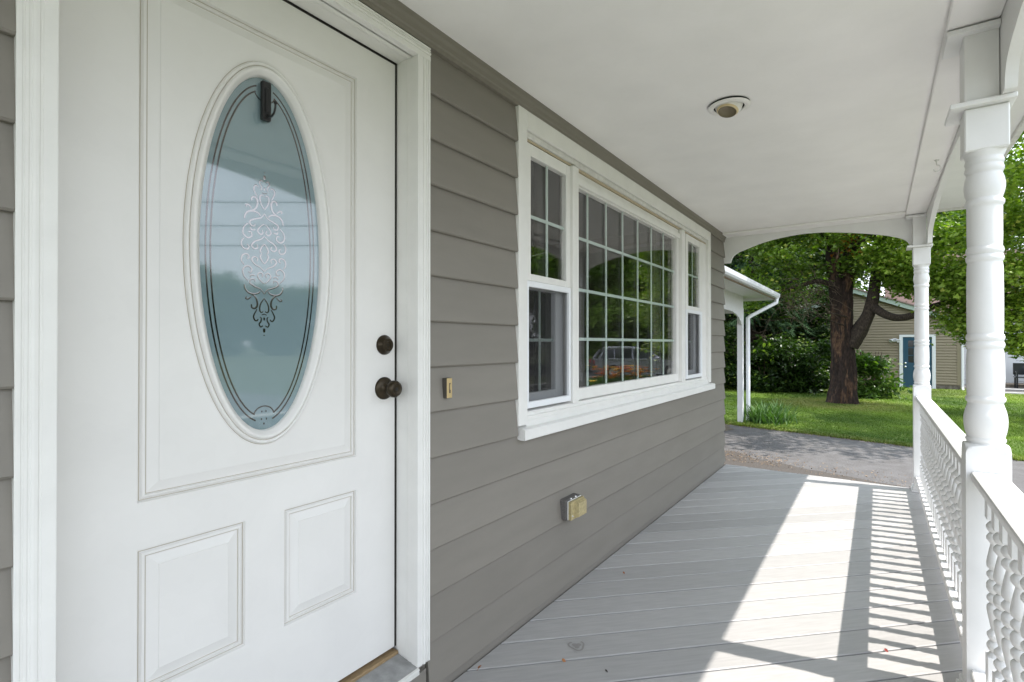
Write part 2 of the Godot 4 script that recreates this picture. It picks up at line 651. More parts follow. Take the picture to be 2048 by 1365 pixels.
func edge_x(z: float) -> float:   # where the lawn meets the driveway
	var p := [[-9.0, 12.1], [-3.2, 12.0], [-2.69, 11.65], [-0.89, 11.24], [0.51, 10.87], [1.71, 10.56], [5.0, 9.8], [16.0, 9.2]]
	for i in p.size() - 1:
		if z <= p[i + 1][0]:
			return lerpf(p[i][1], p[i + 1][1], clampf((z - p[i][0]) / (p[i + 1][0] - p[i][0]), 0, 1))
	return 9.2

func ground() -> void:
	var g := put(self, "ground", sheet(PackedVector2Array([Vector2(-160, -160), Vector2(200, -160), Vector2(200, 200), Vector2(-160, 200)]), -0.5), M.grass_soil)
	tag(g, "wide green lawn and ground reaching to the trees", "ground", "", "structure")
	var d := put(self, "driveway", sheet(ragged([Vector2(5.62, -9), Vector2(12.05, -9), Vector2(12.0, -3.2), Vector2(11.65, -2.69), Vector2(11.24, -0.89), Vector2(10.87, 0.51), Vector2(10.56, 1.71), Vector2(9.8, 5), Vector2(9.2, 16), Vector2(5.7, 16)], 0.12, 0.025, 3), -0.494), M.asphalt)
	tag(d, "worn grey asphalt driveway between porch end and lawn", "driveway", "", "structure")
	var l := put(self, "dirt_verge", sheet(ragged([Vector2(5.63, -3.0), Vector2(8.6, -3.0), Vector2(8.75, -1.85), Vector2(8.35, -1.45), Vector2(8.15, -0.9), Vector2(7.95, -0.3), Vector2(7.75, 0.3), Vector2(7.5, 1.0), Vector2(7.3, 1.6), Vector2(5.64, 1.6)], 0.11, 0.030, 5), -0.489), M.litter)
	tag(l, "strip of brown leaf litter along the porch end", "dirt", "", "structure")
	var l2 := put(self, "dirt_patch", sheet(ragged([Vector2(10.2, -3.4), Vector2(12.0, -3.5), Vector2(11.75, -2.75), Vector2(11.0, -2.35), Vector2(10.3, -2.6)], 0.08, 0.04, 6), -0.489), M.dirt)
	tag(l2, "bare sandy earth patch by the carport post", "dirt", "", "structure")
	var nd := put(self, "neighbour_driveway", sheet(PackedVector2Array([Vector2(23.9, 3.0), Vector2(28.8, 2.7), Vector2(29.0, 26), Vector2(21.8, 26)]), -0.494), M.asphalt)
	tag(nd, "grey paved drive in front of the white house beyond the lawn", "driveway", "", "structure")
	var pale := mat(Color(0.42, 0.41, 0.39), 0.9)
	var kb := MB.new()
	kb.box(Vector3(23.75, -0.5, 3.0), Vector3(23.88, -0.40, 9.0), 0.02)
	kb.box(Vector3(26.0, -0.49, 2.9), Vector3(26.12, -0.42, 9.0), 0.02)
	tag(put(self, "kerb", kb, pale), "pale kerb edging of the far paved drive", "kerb", "", "structure")
	var fw := MB.new()
	for i in 7:
		fw.box(Vector3(-3.2 + 1.25 * i, -0.55, 0.75), Vector3(-3.2 + 1.25 * i + 1.24, -0.465, 2.05), 0.008)
	tag(put(self, "front_walk", fw, mat(Color(0.42, 0.41, 0.39), 0.9)), "pale concrete walk along the front of the porch", "path", "", "structure")
	# grass
	var blade := MB.new()
	var r := RandomNumberGenerator.new()
	r.seed = 15
	for i in 7:
		var a := r.randf() * TAU
		var o := Vector3(r.randfn(), 0, r.randfn()) * 0.022
		var lean := Vector3(cos(a), 0, sin(a)) * r.randf_range(0.01, 0.05)
		var sd := Vector3(-sin(a), 0, cos(a)) * 0.0045
		var h := r.randf_range(0.6, 1.1) * 0.048
		var m1 := o + lean * 0.4 + Vector3(0, h * 0.6, 0)
		blade.quad(o - sd, o + sd, m1 + sd * 0.8, m1 - sd * 0.8)
		blade.tri(m1 - sd * 0.8, m1 + sd * 0.8, o + lean + Vector3(0, h, 0))
	var me := blade.mesh()
	me.surface_set_material(0, M.blade)
	var xf := []
	var cols := PackedColorArray()
	var f := FastNoiseLite.new()
	f.seed = 2
	f.frequency = 0.35
	var tries := 0
	while xf.size() < 230000 and tries < 900000:
		tries += 1
		var u := pow(r.randf(), 1.5)
		var x := 10.4 + u * 15.5
		var z := r.randf_range(-6.5, 0.19 * x + 0.4)
		if x < edge_x(z) + r.randf_range(-0.05, 0.12):
			continue
		if x > 24.6 and z < 2.5:
			continue
		if x > 23.6 and z > 2.6:
			continue
		if Vector2(x - 17.6, z + 0.8).length() < 0.5:
			continue
		var q := f.get_noise_2d(x, z) * 0.5 + 0.5
		var dry := clampf(1.1 - absf(Vector2(x - 17.0, z + 0.9).length() - 0.9), 0.0, 1.0) * 0.75 + maxf(0.0, 0.35 - absf(x - edge_x(z))) * 1.2
		if x > 21.0:
			dry = maxf(dry, 0.25)
		if r.randf() < 0.08:
			dry += 0.35
		var s := r.randf_range(0.7, 1.25) * (0.85 + 0.3 * q) * (1.0 + maxf(0.0, (x - 14.0) * 0.04))
		xf.append(Transform3D(Basis.from_euler(Vector3(r.randfn() * 0.15, r.randf() * TAU, r.randfn() * 0.15)).scaled(Vector3(s * 1.3, s, s * 1.3)), Vector3(x, -0.5, z)))
		var c := Color(0.085, 0.16, 0.018).lerp(Color(0.235, 0.34, 0.045), smoothstep(0.2, 0.8, q)).lerp(Color(0.42, 0.36, 0.14), clampf(dry, 0, 0.85) * r.randf_range(0.3, 1.0))
		cols.append(c)
	var gr := stuff(self, "lawn_grass", me, xf, cols)
	tag(gr, "short mown green lawn between the driveway and the tan garage", "grass", "", "stuff")
	# leaf litter
	var lm := leaf_mesh(1, M.dry_leaf)
	xf = []
	cols = PackedColorArray()
	for i in 1900:
		var p: Vector3
		if i % 5 < 3:
			p = Vector3(8.05 + r.randfn() * 0.28, -0.482, r.randf_range(-2.6, 1.6))
			p.x -= 0.28 * p.z
			if r.randf() < 0.3:
				p = Vector3(r.randf_range(8.0, 8.7), -0.482, r.randf_range(-2.0, -1.1))
		else:
			var zz := r.randf_range(-2.6, 2.0)
			p = Vector3(edge_x(zz) - absf(r.randfn()) * 0.11, -0.484, zz)
		xf.append(Transform3D(Basis.from_euler(Vector3(r.randfn() * 0.3, r.randf() * TAU, r.randfn() * 0.3)).scaled(Vector3.ONE * r.randf_range(0.012, 0.034)), p))
		cols.append(Color(0.16, 0.10, 0.06).lerp(Color(0.30, 0.22, 0.14), r.randf()))
	var lt := stuff(self, "leaf_litter", lm, xf, cols)
	tag(lt, "dry brown leaf bits strewn on the edges of the driveway", "leaf litter", "", "stuff")

# ---------------------------------------------------------------- porch floor
func porch_floor() -> void:
	var pf := thing("porch_floor", Vector3(2.4, 0, -0.45), "grey painted porch floor of diagonal boards", "porch floor", "", "structure")
	var rect := PackedVector2Array([Vector2(-1.2, -1.268), Vector2(5.555, -1.268), Vector2(5.555, 0.40), Vector2(-1.2, 0.40)])
	var dv := Vector2(1, 1).normalized()
	var nv := Vector2(1, -1).normalized()
	var k := -13
	while k < 24:
		var s0 := 1.79 + 0.1515 * k + 0.0036
		var s1 := s0 + 0.1515 - 0.0072
		var strip := PackedVector2Array([nv * s0 - dv * 12, nv * s0 + dv * 12, nv * s1 + dv * 12, nv * s1 - dv * 12])
		for poly in Geometry2D.intersect_polygons(strip, rect):
			var area := 0.0
			for i in poly.size():
				area += poly[i].cross(poly[(i + 1) % poly.size()])
			if absf(area) < 0.02:
				continue
			var ins := Geometry2D.offset_polygon(poly, -0.003)
			if ins.is_empty() or ins[0].size() != poly.size():
				continue
			var top: PackedVector2Array = ins[0]
			if area < 0.0:
				poly.reverse()
			var at := 0.0
			for i in top.size():
				at += top[i].cross(top[(i + 1) % top.size()])
			if at < 0.0:
				top.reverse()
			var first := 0
			for i in top.size():
				if top[i].distance_to(poly[0]) < top[first].distance_to(poly[0]):
					first = i
			var mb := MB.new()
			var dy := rng.randf_range(-0.0008, 0.0008)
			var cen := Vector3(poly[0].x, -0.012, poly[0].y)
			var mid := Vector2.ZERO
			for q in poly:
				mid += q / poly.size()
			cen = Vector3(mid.x, -0.006, mid.y)
			var face_top := []
			for i in poly.size():
				var j := (i + 1) % poly.size()
				var a := Vector3(poly[i].x, -0.0025 + dy, poly[i].y)
				var b := Vector3(poly[j].x, -0.0025 + dy, poly[j].y)
				var p := top[(i + first) % top.size()]
				var q := top[(j + first) % top.size()]
				var ta := Vector3(p.x, dy, p.y)
				var tb := Vector3(q.x, dy, q.y)
				face_top.append(ta)
				mb.face([a, b, tb, ta], cen)
				mb.face([a, b, b - Y * 0.008, a - Y * 0.008], cen)
			mb.face(face_top, cen)
			var turn := Basis(Y, -PI / 4)
			var from := cen + turn * Vector3(rng.randf_range(-3, 3), 0, 0)
			var inv := turn.inverse()
			for i in mb.v.size():
				mb.v[i] = inv * (mb.v[i] - from)
				mb.n[i] = inv * mb.n[i]
			var bo := put_local(pf, "deck_board", mb, M.deck[rng.randi() % 4])
			bo.position = from - where(pf)
			bo.basis = turn
		k += 1
	var st := MB.new()
	for i in 40:
		for e in [[0.0, 0.017, 0.3], [0.026, 0.034, 1.0]]:
			var a0 := TAU * i / 40.0
			var a1 := TAU * (i + 1) / 40.0
			var w0: float = 0.004 * sin(a0 * 3.0 + e[2])
			var w1: float = 0.004 * sin(a1 * 3.0 + e[2])
			if i % 40 > 31 and e[0] > 0.01:
				continue
			st.face([Vector3(1.862 + cos(a0) * (e[0] + w0), 0.0014, -1.004 + sin(a0) * (e[0] + w0)), Vector3(1.862 + cos(a1) * (e[0] + w1), 0.0014, -1.004 + sin(a1) * (e[0] + w1)), Vector3(1.862 + cos(a1) * (e[1] + w1), 0.0014, -1.004 + sin(a1) * (e[1] + w1)), Vector3(1.862 + cos(a0) * (e[1] + w0), 0.0014, -1.004 + sin(a0) * (e[1] + w0))], Vector3(1.862, -1, -1.0))
	put(pf, "stain", st, M.stain)
	pb(pf, "subfloor", M.deck_edge, Vector3(-1.2, -0.06, -1.262), Vector3(5.53, -0.011, 0.385), 0.0)
	pb(pf, "rim_board", M.old_white, Vector3(-1.2, -0.24, 0.387), Vector3(5.53, -0.031, 0.41), 0.002)
	pb(pf, "rim_board", M.old_white, Vector3(5.532, -0.24, -1.27), Vector3(5.553, -0.031, 0.41), 0.002)
	pb(pf, "skirt", M.dark, Vector3(-1.2, -0.5, 0.33), Vector3(5.5, -0.241, 0.36), 0.0)
	pb(pf, "skirt", M.dark, Vector3(5.46, -0.5, -1.27), Vector3(5.49, -0.241, 0.33), 0.0)

# ---------------------------------------------------------------- house
const DZ := -1.374   # door face
const DCX := 0.7555  # middle of the door

func ring_frame(mb: MB, lo: Vector2, hi: Vector2, prof: Array, z0: float) -> void:
	# a moulding of profile [inset, height] round a rectangle on the plane z0, mitred at the corners
	for i in prof.size() - 1:
		var p: Array = prof[i]
		var q: Array = prof[i + 1]
		var a := [Vector2(lo.x + p[0], lo.y + p[0]), Vector2(hi.x - p[0], lo.y + p[0]), Vector2(hi.x - p[0], hi.y - p[0]), Vector2(lo.x + p[0], hi.y - p[0])]
		var b := [Vector2(lo.x + q[0], lo.y + q[0]), Vector2(hi.x - q[0], lo.y + q[0]), Vector2(hi.x - q[0], hi.y - q[0]), Vector2(lo.x + q[0], hi.y - q[0])]
		for k in 4:
			var j := (k + 1) % 4
			mb.quad(Vector3(a[k].x, a[k].y, z0 + p[1]), Vector3(a[j].x, a[j].y, z0 + p[1]), Vector3(b[j].x, b[j].y, z0 + q[1]), Vector3(b[k].x, b[k].y, z0 + q[1]))

func ellipse_ring(mb: MB, c: Vector2, prof: Array, z0: float, seg := 96) -> void:
	# prof rows: [a, b, height], outer first
	var rows := []
	var inner := []
	for p in prof:
		var row := PackedVector3Array()
		for j in seg:
			var t := TAU * j / seg
			row.append(Vector3(c.x + cos(t) * p[0], c.y + sin(t) * p[1], z0 + p[2]))
		rows.append(row)
		inner.append(Vector3(c.x, c.y, z0 - 20.0))
	mb.grid(rows, true, inner)

func siding_board(parent: Node, x0: float, x1: float, y0: float, k: int) -> void:
	var mb := MB.new()
	var j := 0.0006 * (k % 3 - 1)
	# cross-section in (z, y)
	mb.prism(PackedVector2Array([Vector2(-1.2668, y0), Vector2(-1.2625, y0 + 0.0045), Vector2(-1.2803, y0 + 0.175), Vector2(-1.2845, y0 + 0.175), Vector2(-1.2775, y0)]), Vector3(x0, j, 0), Z, Y, Vector3(x1 - x0, 0, 0))
	put(parent, "siding_board", mb, M.siding[(k * 7 + int(x0 * 3.0)) % 3])

func house() -> void:
	var h := thing("house", Vector3(2.5, -0.5, -1.3), "house with taupe clapboards, white oval-glass front door and wide white window", "house")
	# wall behind the boards, round the openings
	var w := MB.new()
	var z0 := -1.42
	var z1 := -1.2875
	w.box(Vector3(-1.5, -0.5, z0), Vector3(0.27, 2.9, z1))
	w.box(Vector3(0.27, 2.235, z0), Vector3(1.245, 2.9, z1))
	w.box(Vector3(0.27, -0.5, z0), Vector3(1.245, 0.11, z1))
	w.box(Vector3(1.245, -0.5, z0), Vector3(1.87, 2.9, z1))
	w.box(Vector3(1.87, -0.5, z0), Vector3(4.90, 0.86, z1))
	w.box(Vector3(1.87, 2.23, z0), Vector3(4.90, 2.9, z1))
	w.box(Vector3(4.90, -0.5, z0), Vector3(5.505, 2.9, z1))
	w.box(Vector3(5.40, -0.5, -8.0), Vector3(5.505, 2.9, z0))
	w.box(Vector3(-1.5, -0.5, -8.0), Vector3(-1.4, 2.9, z0))
	w.box(Vector3(-1.4, -0.5, -8.0), Vector3(5.40, 2.9, -7.9))
	put(h, "wall", w, M.siding[1])
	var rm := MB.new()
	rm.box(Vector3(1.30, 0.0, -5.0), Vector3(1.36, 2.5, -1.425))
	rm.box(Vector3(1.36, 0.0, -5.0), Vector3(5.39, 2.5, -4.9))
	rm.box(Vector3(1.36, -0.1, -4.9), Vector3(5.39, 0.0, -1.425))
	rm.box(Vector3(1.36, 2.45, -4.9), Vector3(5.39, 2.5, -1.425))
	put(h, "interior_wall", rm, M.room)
	var k := 0
	for i in range(-8, 7):
		var y0 := 1.1535 + 0.16 * i
		if i > -8:
			siding_board(h, -1.5, 0.2315, y0, k)
		if y0 + 0.16 < 0.84:
			siding_board(h, 1.2805, 5.52, y0, k + 1)
		else:
			siding_board(h, 1.2805, 1.8165, y0, k + 1)
			siding_board(h, 4.958, 5.52, y0, k + 2)
		k += 1
	# end wall boards seen edge on are left to the corner; frieze moulding under the ceiling
	var fr := MB.new()
	fr.prism(PackedVector2Array([Vector2(-1.284, 2.268), Vector2(-1.262, 2.268), Vector2(-1.262, 2.285), Vector2(-1.257, 2.290), Vector2(-1.254, 2.305), Vector2(-1.246, 2.316), Vector2(-1.244, 2.345), Vector2(-1.284, 2.345)]), Vector3(-1.5, 0, 0), Z, Y, Vector3(7.0, 0, 0))
	put(h, "frieze_moulding", fr, M.frieze)
	var rf := MB.new()
	rf.prism(PackedVector2Array([Vector2(0.72, 2.56), Vector2(0.72, 2.64), Vector2(-4.6, 4.75), Vector2(-9.2, 2.9), Vector2(-9.2, 2.82), Vector2(-4.6, 4.63)]), Vector3(-2.2, 0, 0), Z, Y, Vector3(8.1, 0, 0))
	put(h, "roof", rf, M.shingle_dark)
	for q in [[1.46, 1.541], [1.788, 1.541], [1.46, 0.897], [1.513, 0.474], [3.302, 0.51], [1.498, 0.698], [1.55, 1.86], [5.2, 1.1], [4.4, 0.35], [2.9, 0.20]]:
		var nl := MB.new()
		nl.lathe([Vector2(0.0038, -0.004), Vector2(0.0036, 0.0012), Vector2(0.0, 0.0016)], Transform3D(Basis(X, PI / 2), Vector3(q[0], q[1], -1.2660 - 0.0178 * fposmod(q[1] - 0.0335, 0.16) / 0.175)), 8)
		put(h, "nail_head", nl, M.frieze)
	front_door(h)
	picture_window(h)
	# doorbell, outlet cover, ceiling lamp belong to the house
	var db := part("doorbell", Vector3(1.36, 1.075, -1.262), h)
	pb(db, "body", M.bell_side, Vector3(1.351, 1.040, -1.272), Vector3(1.378, 1.112, -1.2515), 0.001)
	pb(db, "plate", M.brass, Vector3(1.3515, 1.0405, -1.2512), Vector3(1.3785, 1.1115, -1.2490), 0.001)
	pb(db, "slot", M.bell_side, Vector3(1.362, 1.058, -1.2488), Vector3(1.369, 1.094, -1.2478), 0.0005)
	var bt := MB.new()
	bt.box(Vector3(1.3640, 1.070, -1.2476), Vector3(1.367, 1.090, -1.2460), 0.0008)
	put(db, "button", bt, M.brass)
	var ob := part("outlet_cover", Vector3(2.25, 0.41, -1.27), h)
	pb(ob, "base_box", M.box_grey, Vector3(2.190, 0.369, -1.282), Vector3(2.335, 0.468, -1.236), 0.006)
	pb(ob, "gasket", M.old_white, Vector3(2.194, 0.372, -1.2355), Vector3(2.331, 0.464, -1.2295), 0.003)
	var cv := MB.new()
	cv.prism(PackedVector2Array([Vector2(2.196, 0.374), Vector2(2.329, 0.374), Vector2(2.329, 0.462), Vector2(2.196, 0.462)]), Vector3(0, 0, -1.229), X, Y, Z * 0.015)
	put(ob, "cover", cv, M.amber)
	var c2 := MB.new()
	var lo := [Vector3(2.232, 0.378, -1.2138), Vector3(2.326, 0.378, -1.2138), Vector3(2.326, 0.458, -1.2138), Vector3(2.232, 0.458, -1.2138)]
	var hi := [Vector3(2.238, 0.384, -1.1945), Vector3(2.320, 0.384, -1.1945), Vector3(2.320, 0.450, -1.1945), Vector3(2.238, 0.450, -1.1945)]
	var cc := Vector3(2.28, 0.418, -1.2)
	for i in 4:
		c2.face([lo[i], lo[(i + 1) % 4], hi[(i + 1) % 4], hi[i]], cc)
	c2.face(hi, cc)
	put(ob, "bubble", c2, M.amber)
	for x in [2.215, 2.262]:
		var kn := MB.new()
		kn.lathe([Vector2(0, -0.005), Vector2(0.005, -0.003), Vector2(0.006, 0.0), Vector2(0.005, 0.004), Vector2(0, 0.006)], Transform3D(Basis(), Vector3(x, 0.474, -1.226)), 10)
		put(ob, "hinge_pin", kn, M.shiny)
	var sc := MB.new()
	sc.lathe([Vector2(0.005, 0), Vector2(0.004, 0.003), Vector2(0, 0.004)], Transform3D(Basis(X, PI / 2), Vector3(2.212, 0.392, -1.214)), 10)
	put(ob, "screw", sc, M.shiny)

func door_face(mb: MB) -> void:
	var z := DZ
	var L := DCX - 0.4625
	var R := DCX + 0.4625
	var B := 0.180
	var T := 2.212
	var px := [[0.455, 1.058]]
	# flat strips: left stile, right stile, rails, mullion
	var q := func(x0: float, y0: float, x1: float, y1: float) -> void:
		mb.quad(Vector3(x0, y0, z), Vector3(x1, y0, z), Vector3(x1, y1, z), Vector3(x0, y1, z))
	q.call(L, B, 0.455, T)
	q.call(1.057, B, R, T)
	q.call(0.455, 2.098, 1.057, T)
	q.call(0.455, 0.762, 1.057, 0.871)
	q.call(0.455, B, 1.057, 0.431)
	q.call(0.7, 0.431, 0.811, 0.762)
	# edges
	mb.quad(Vector3(R, B, z), Vector3(R, B, z - 0.044), Vector3(R, T, z - 0.044), Vector3(R, T, z))
	mb.quad(Vector3(L, B, z - 0.044), Vector3(L, B, z), Vector3(L, T, z), Vector3(L, T, z - 0.044))
	mb.quad(Vector3(L, T, z), Vector3(R, T, z), Vector3(R, T, z - 0.044), Vector3(L, T, z - 0.044))
	mb.quad(Vector3(L, B, z - 0.044), Vector3(R, B, z - 0.044), Vector3(R, B, z), Vector3(L, B, z))
	mb.quad(Vector3(R, B, z - 0.044), Vector3(L, B, z - 0.044), Vector3(L, T, z - 0.044), Vector3(R, T, z - 0.044))

const PROF := [[0.0, 0.0], [0.003, -0.0075], [0.006, -0.0075], [0.010, -0.0025], [0.015, -0.0015], [0.0165, -0.0065], [0.021, -0.0065], [0.0425, -0.0010], [0.044, 0.0005]]

func groove_grime(d: Node3D, lo: Vector2, hi: Vector2) -> void:   # dirt settled in the two grooves of a panel moulding
	for e in [[0.0034, 0.0050, -0.0072], [0.0170, 0.0184, -0.0062]]:
		var g := MB.new()
		ring_frame(g, lo, hi, [[e[0], e[2]], [e[1], e[2]]], DZ)
		put(d, "groove_grime", g, M.grime_line)

func front_door(h: Node3D) -> void:
	var d := part("front_door", Vector3(DCX, 0.18, DZ), h)
	var mb := MB.new()
	door_face(mb)
	put(d, "slab", mb, M.door)
	# lower panels
	for p in [[0.455, 0.431, 0.70, 0.762], [0.811, 0.431, 1.057, 0.762]]:
		var m := MB.new()
		ring_frame(m, Vector2(p[0], p[1]), Vector2(p[2], p[3]), PROF, DZ)
		var e := 0.044
		m.quad(Vector3(p[0] + e, p[1] + e, DZ + 0.0005), Vector3(p[2] - e, p[1] + e, DZ + 0.0005), Vector3(p[2] - e, p[3] - e, DZ + 0.0005), Vector3(p[0] + e, p[3] - e, DZ + 0.0005))
		put(d, "panel", m, M.door)
		groove_grime(d, Vector2(p[0], p[1]), Vector2(p[2], p[3]))
	# big panel with the oval opening
	var m2 := MB.new()
	var lo := Vector2(0.455, 0.871)
	var hi := Vector2(1.057, 2.098)
	ring_frame(m2, lo, hi, PROF, DZ)
	var c := Vector2(DCX, 1.484)
	var a0 := 0.1975
	var b0 := 0.513
	lo += Vector2(0.044, 0.044)
	hi -= Vector2(0.044, 0.044)
	var angles := []
	for j in 96:
		angles.append(TAU * j / 96.0)
	for cr in [hi, Vector2(lo.x, hi.y), lo, Vector2(hi.x, lo.y)]:
		angles.append(fposmod((cr - c).angle(), TAU))
	angles.sort()
	var outp := []
	var inp := []
	for t in angles:
		var dr := Vector2(cos(t), sin(t))
		var s := minf((hi.x - c.x) / maxf(absf(dr.x), 1e-6), (hi.y - c.y) / maxf(absf(dr.y), 1e-6))
		outp.append(c + dr * s)
		var kk := 1.0 / sqrt(pow(dr.x / a0, 2) + pow(dr.y / b0, 2))
		inp.append(c + dr * kk)
	for j in angles.size():
		var k := (j + 1) % angles.size()
		var zz := DZ + 0.0005
		m2.quad(Vector3(inp[j].x, inp[j].y, zz), Vector3(outp[j].x, outp[j].y, zz), Vector3(outp[k].x, outp[k].y, zz), Vector3(inp[k].x, inp[k].y, zz))
	put(d, "panel", m2, M.door)
	groove_grime(d, Vector2(0.455, 0.871), Vector2(1.057, 2.098))
	var og := MB.new()
	ellipse_ring(og, c, [[0.2096, 0.5256, 0.0010], [0.2080, 0.5240, 0.0012]], DZ)
	put(d, "groove_grime", og, M.grime_line)
	var og2 := MB.new()
	ellipse_ring(og2, c, [[0.2085 - 0.0113, 0.5245 - 0.0113, 0.0068], [0.2085 - 0.0125, 0.5245 - 0.0125, 0.0068]], DZ)
	put(d, "groove_grime", og2, M.grime_line)
	var ov := MB.new()
	var W := 0.2085
	var Hh := 0.5245
	ellipse_ring(ov, c, [[W, Hh, 0.0], [W - 0.001, Hh - 0.001, 0.006], [W - 0.005, Hh - 0.005, 0.011], [W - 0.009, Hh - 0.009, 0.0105], [W - 0.011, Hh - 0.011, 0.0065], [W - 0.013, Hh - 0.013, 0.0065], [W - 0.016, Hh - 0.016, 0.013], [W - 0.020, Hh - 0.020, 0.0155], [W - 0.025, Hh - 0.025, 0.0145], [W - 0.028, Hh - 0.028, 0.010], [W - 0.034, Hh - 0.034, 0.0045], [W - 0.0375, Hh - 0.0375, -0.001], [W - 0.0385, Hh - 0.0385, -0.014]], DZ)
	put(d, "oval_frame", ov, M.door)
	# frosted sheet, pane and cames
	var el := func(a: float, b: float, zz: float) -> MB:
		var m := MB.new()
		for j in 96:
			var t := TAU * j / 96.0
			var u := TAU * (j + 1) / 96.0
			m.tri(Vector3(c.x, c.y, zz), Vector3(c.x + cos(t) * a, c.y + sin(t) * b, zz), Vector3(c.x + cos(u) * a, c.y + sin(u) * b, zz))
		return m
	put(d, "frosted_glass", el.call(0.1705, 0.4865, DZ - 0.0105), M.frost)
	put(d, "outer_pane", el.call(0.1705, 0.4865, DZ - 0.0045), M.pane)
	cames(d, c)
	# hardware
	var out := Basis(X, PI / 2)
	var dead := MB.new()
	dead.lathe([Vector2(0.034, 0.0), Vector2(0.034, 0.004), Vector2(0.031, 0.009), Vector2(0.024, 0.017), Vector2(0.0225, 0.021), Vector2(0.012, 0.0215), Vector2(0.011, 0.019), Vector2(0, 0.019)], Transform3D(out, Vector3(1.1715, 1.231, DZ)), 28)
	var dl := put(d, "deadbolt", dead, M.bronze)
	var key := MB.new()
	key.box(Vector3(1.1705, 1.226, DZ + 0.0192), Vector3(1.1725, 1.236, DZ + 0.0200), 0.0002)
	put(d, "keyway", key, M.black_metal)
	var kn := MB.new()
	kn.lathe([Vector2(0.0385, 0.0), Vector2(0.0385, 0.004), Vector2(0.035, 0.008), Vector2(0.022, 0.012), Vector2(0.014, 0.016), Vector2(0.0125, 0.028), Vector2(0.017, 0.034), Vector2(0.025, 0.040), Vector2(0.0285, 0.047), Vector2(0.0285, 0.056), Vector2(0.025, 0.063), Vector2(0.018, 0.066), Vector2(0.015, 0.064), Vector2(0.010, 0.0635), Vector2(0.0, 0.0635)], Transform3D(out, Vector3(1.1705, 1.083, DZ)), 32)
	put(d, "door_knob", kn, M.bronze)
	var kh := MB.new()
	kh.lathe([Vector2(0.006, 0.0), Vector2(0.006, 0.001), Vector2(0.0, 0.001)], Transform3D(out, Vector3(1.1705, 1.083, DZ + 0.0638)), 12)
	put(d, "keyway", kh, M.black_metal)
	# door frame
	var f := part("door_frame", Vector3(DCX, 0.14, -1.30), h)
	var R := DCX + 0.4625
	var L := DCX - 0.4625
	pb(f, "weatherstrip", M.strip, Vector3(R + 0.001, 0.176, -1.41), Vector3(R + 0.012, 2.224, -1.378), 0.0)
	pb(f, "weatherstrip", M.strip, Vector3(L, 2.2135, -1.41), Vector3(R + 0.0005, 2.224, -1.378), 0.0)
	var jm := MB.new()   # jamb in (x, z)
	jm.prism(PackedVector2Array([Vector2(R + 0.0125, -1.44), Vector2(R + 0.0125, -1.372), Vector2(R + 0.0065, -1.368), Vector2(R + 0.0065, -1.318), Vector2(R + 0.0075, -1.3165), Vector2(R + 0.0075, -1.3135), Vector2(R + 0.0045, -1.312), Vector2(R + 0.0045, -1.288), Vector2(R + 0.03, -1.288), Vector2(R + 0.03, -1.44)]), Vector3(0, 0.150, 0), X, Z, Y * 2.07)
	put(f, "jamb", jm, M.trim)
	var jl := MB.new()
	jl.box(Vector3(L - 0.03, 0.15, -1.44), Vector3(L - 0.006, 2.22, -1.288), 0.001)
	put(f, "jamb", jl, M.trim)
	var jh := MB.new()   # head in (y, z)
	jh.prism(PackedVector2Array([Vector2(2.2245, -1.44), Vector2(2.2245, -1.372), Vector2(2.2185, -1.368), Vector2(2.2185, -1.318), Vector2(2.2165, -1.312), Vector2(2.2165, -1.288), Vector2(2.245, -1.288), Vector2(2.245, -1.44)]), Vector3(L - 0.03, 0, 0), Y, Z, X * (R - L + 0.06))
	put(f, "head_jamb", jh, M.trim)
	# brick mould, profile across [0 inner .. 0.059 outer] to height over z
	var bm := [[0.0, -1.292], [0.0, -1.2625], [0.0015, -1.2615], [0.021, -1.2615], [0.022, -1.2640], [0.0250, -1.2640], [0.027, -1.2600], [0.032, -1.2590], [0.036, -1.2605], [0.0375, -1.2640], [0.040, -1.2640], [0.042, -1.2615], [0.0465, -1.2615], [0.0475, -1.2645], [0.0495, -1.2645], [0.051, -1.2610], [0.0575, -1.2610], [0.059, -1.2625], [0.059, -1.292]]
	var pr := PackedVector2Array()
	var pl := PackedVector2Array()
	var ph := PackedVector2Array()
	for e in bm:
		pr.append(Vector2(R + 0.0035 + e[0], e[1]))
		pl.append(Vector2(L - 0.0050 - e[0], lerpf(-1.2610, e[1], 0.45) if e[1] > -1.28 else e[1]))
		ph.append(Vector2(2.2165 + e[0] * 0.80, e[1]))
	var b1 := MB.new()
	b1.prism(pr, Vector3(0, 0.143, 0), X, Z, Y * 2.073)
	put(f, "casing", b1, M.trim)
	var b2 := MB.new()
	b2.prism(pl, Vector3(0, 0.143, 0), X, Z, Y * 2.073)
	put(f, "casing", b2, M.trim)
	var b3 := MB.new()
	b3.prism(ph, Vector3(L - 0.064, 0, 0), Y, Z, X * (R - L + 0.064 + 0.0625))
	put(f, "head_casing", b3, M.trim)
	# sill: raw wood strip, grey tread, pale nose, riser
	pb(f, "threshold_strip", M.raw_wood, Vector3(L, 0.155, -1.40), Vector3(R + 0.006, 0.1685, -1.358), 0.002)
	var sl := MB.new()
	sl.prism(PackedVector2Array([Vector2(-1.358, 0.120), Vector2(-1.358, 0.1585), Vector2(-1.262, 0.1445), Vector2(-1.262, 0.120)]), Vector3(L - 0.03, 0, 0), Z, Y, X * (R - L + 0.034))
	put(f, "sill", sl, M.sill_grey)
	var no := MB.new()
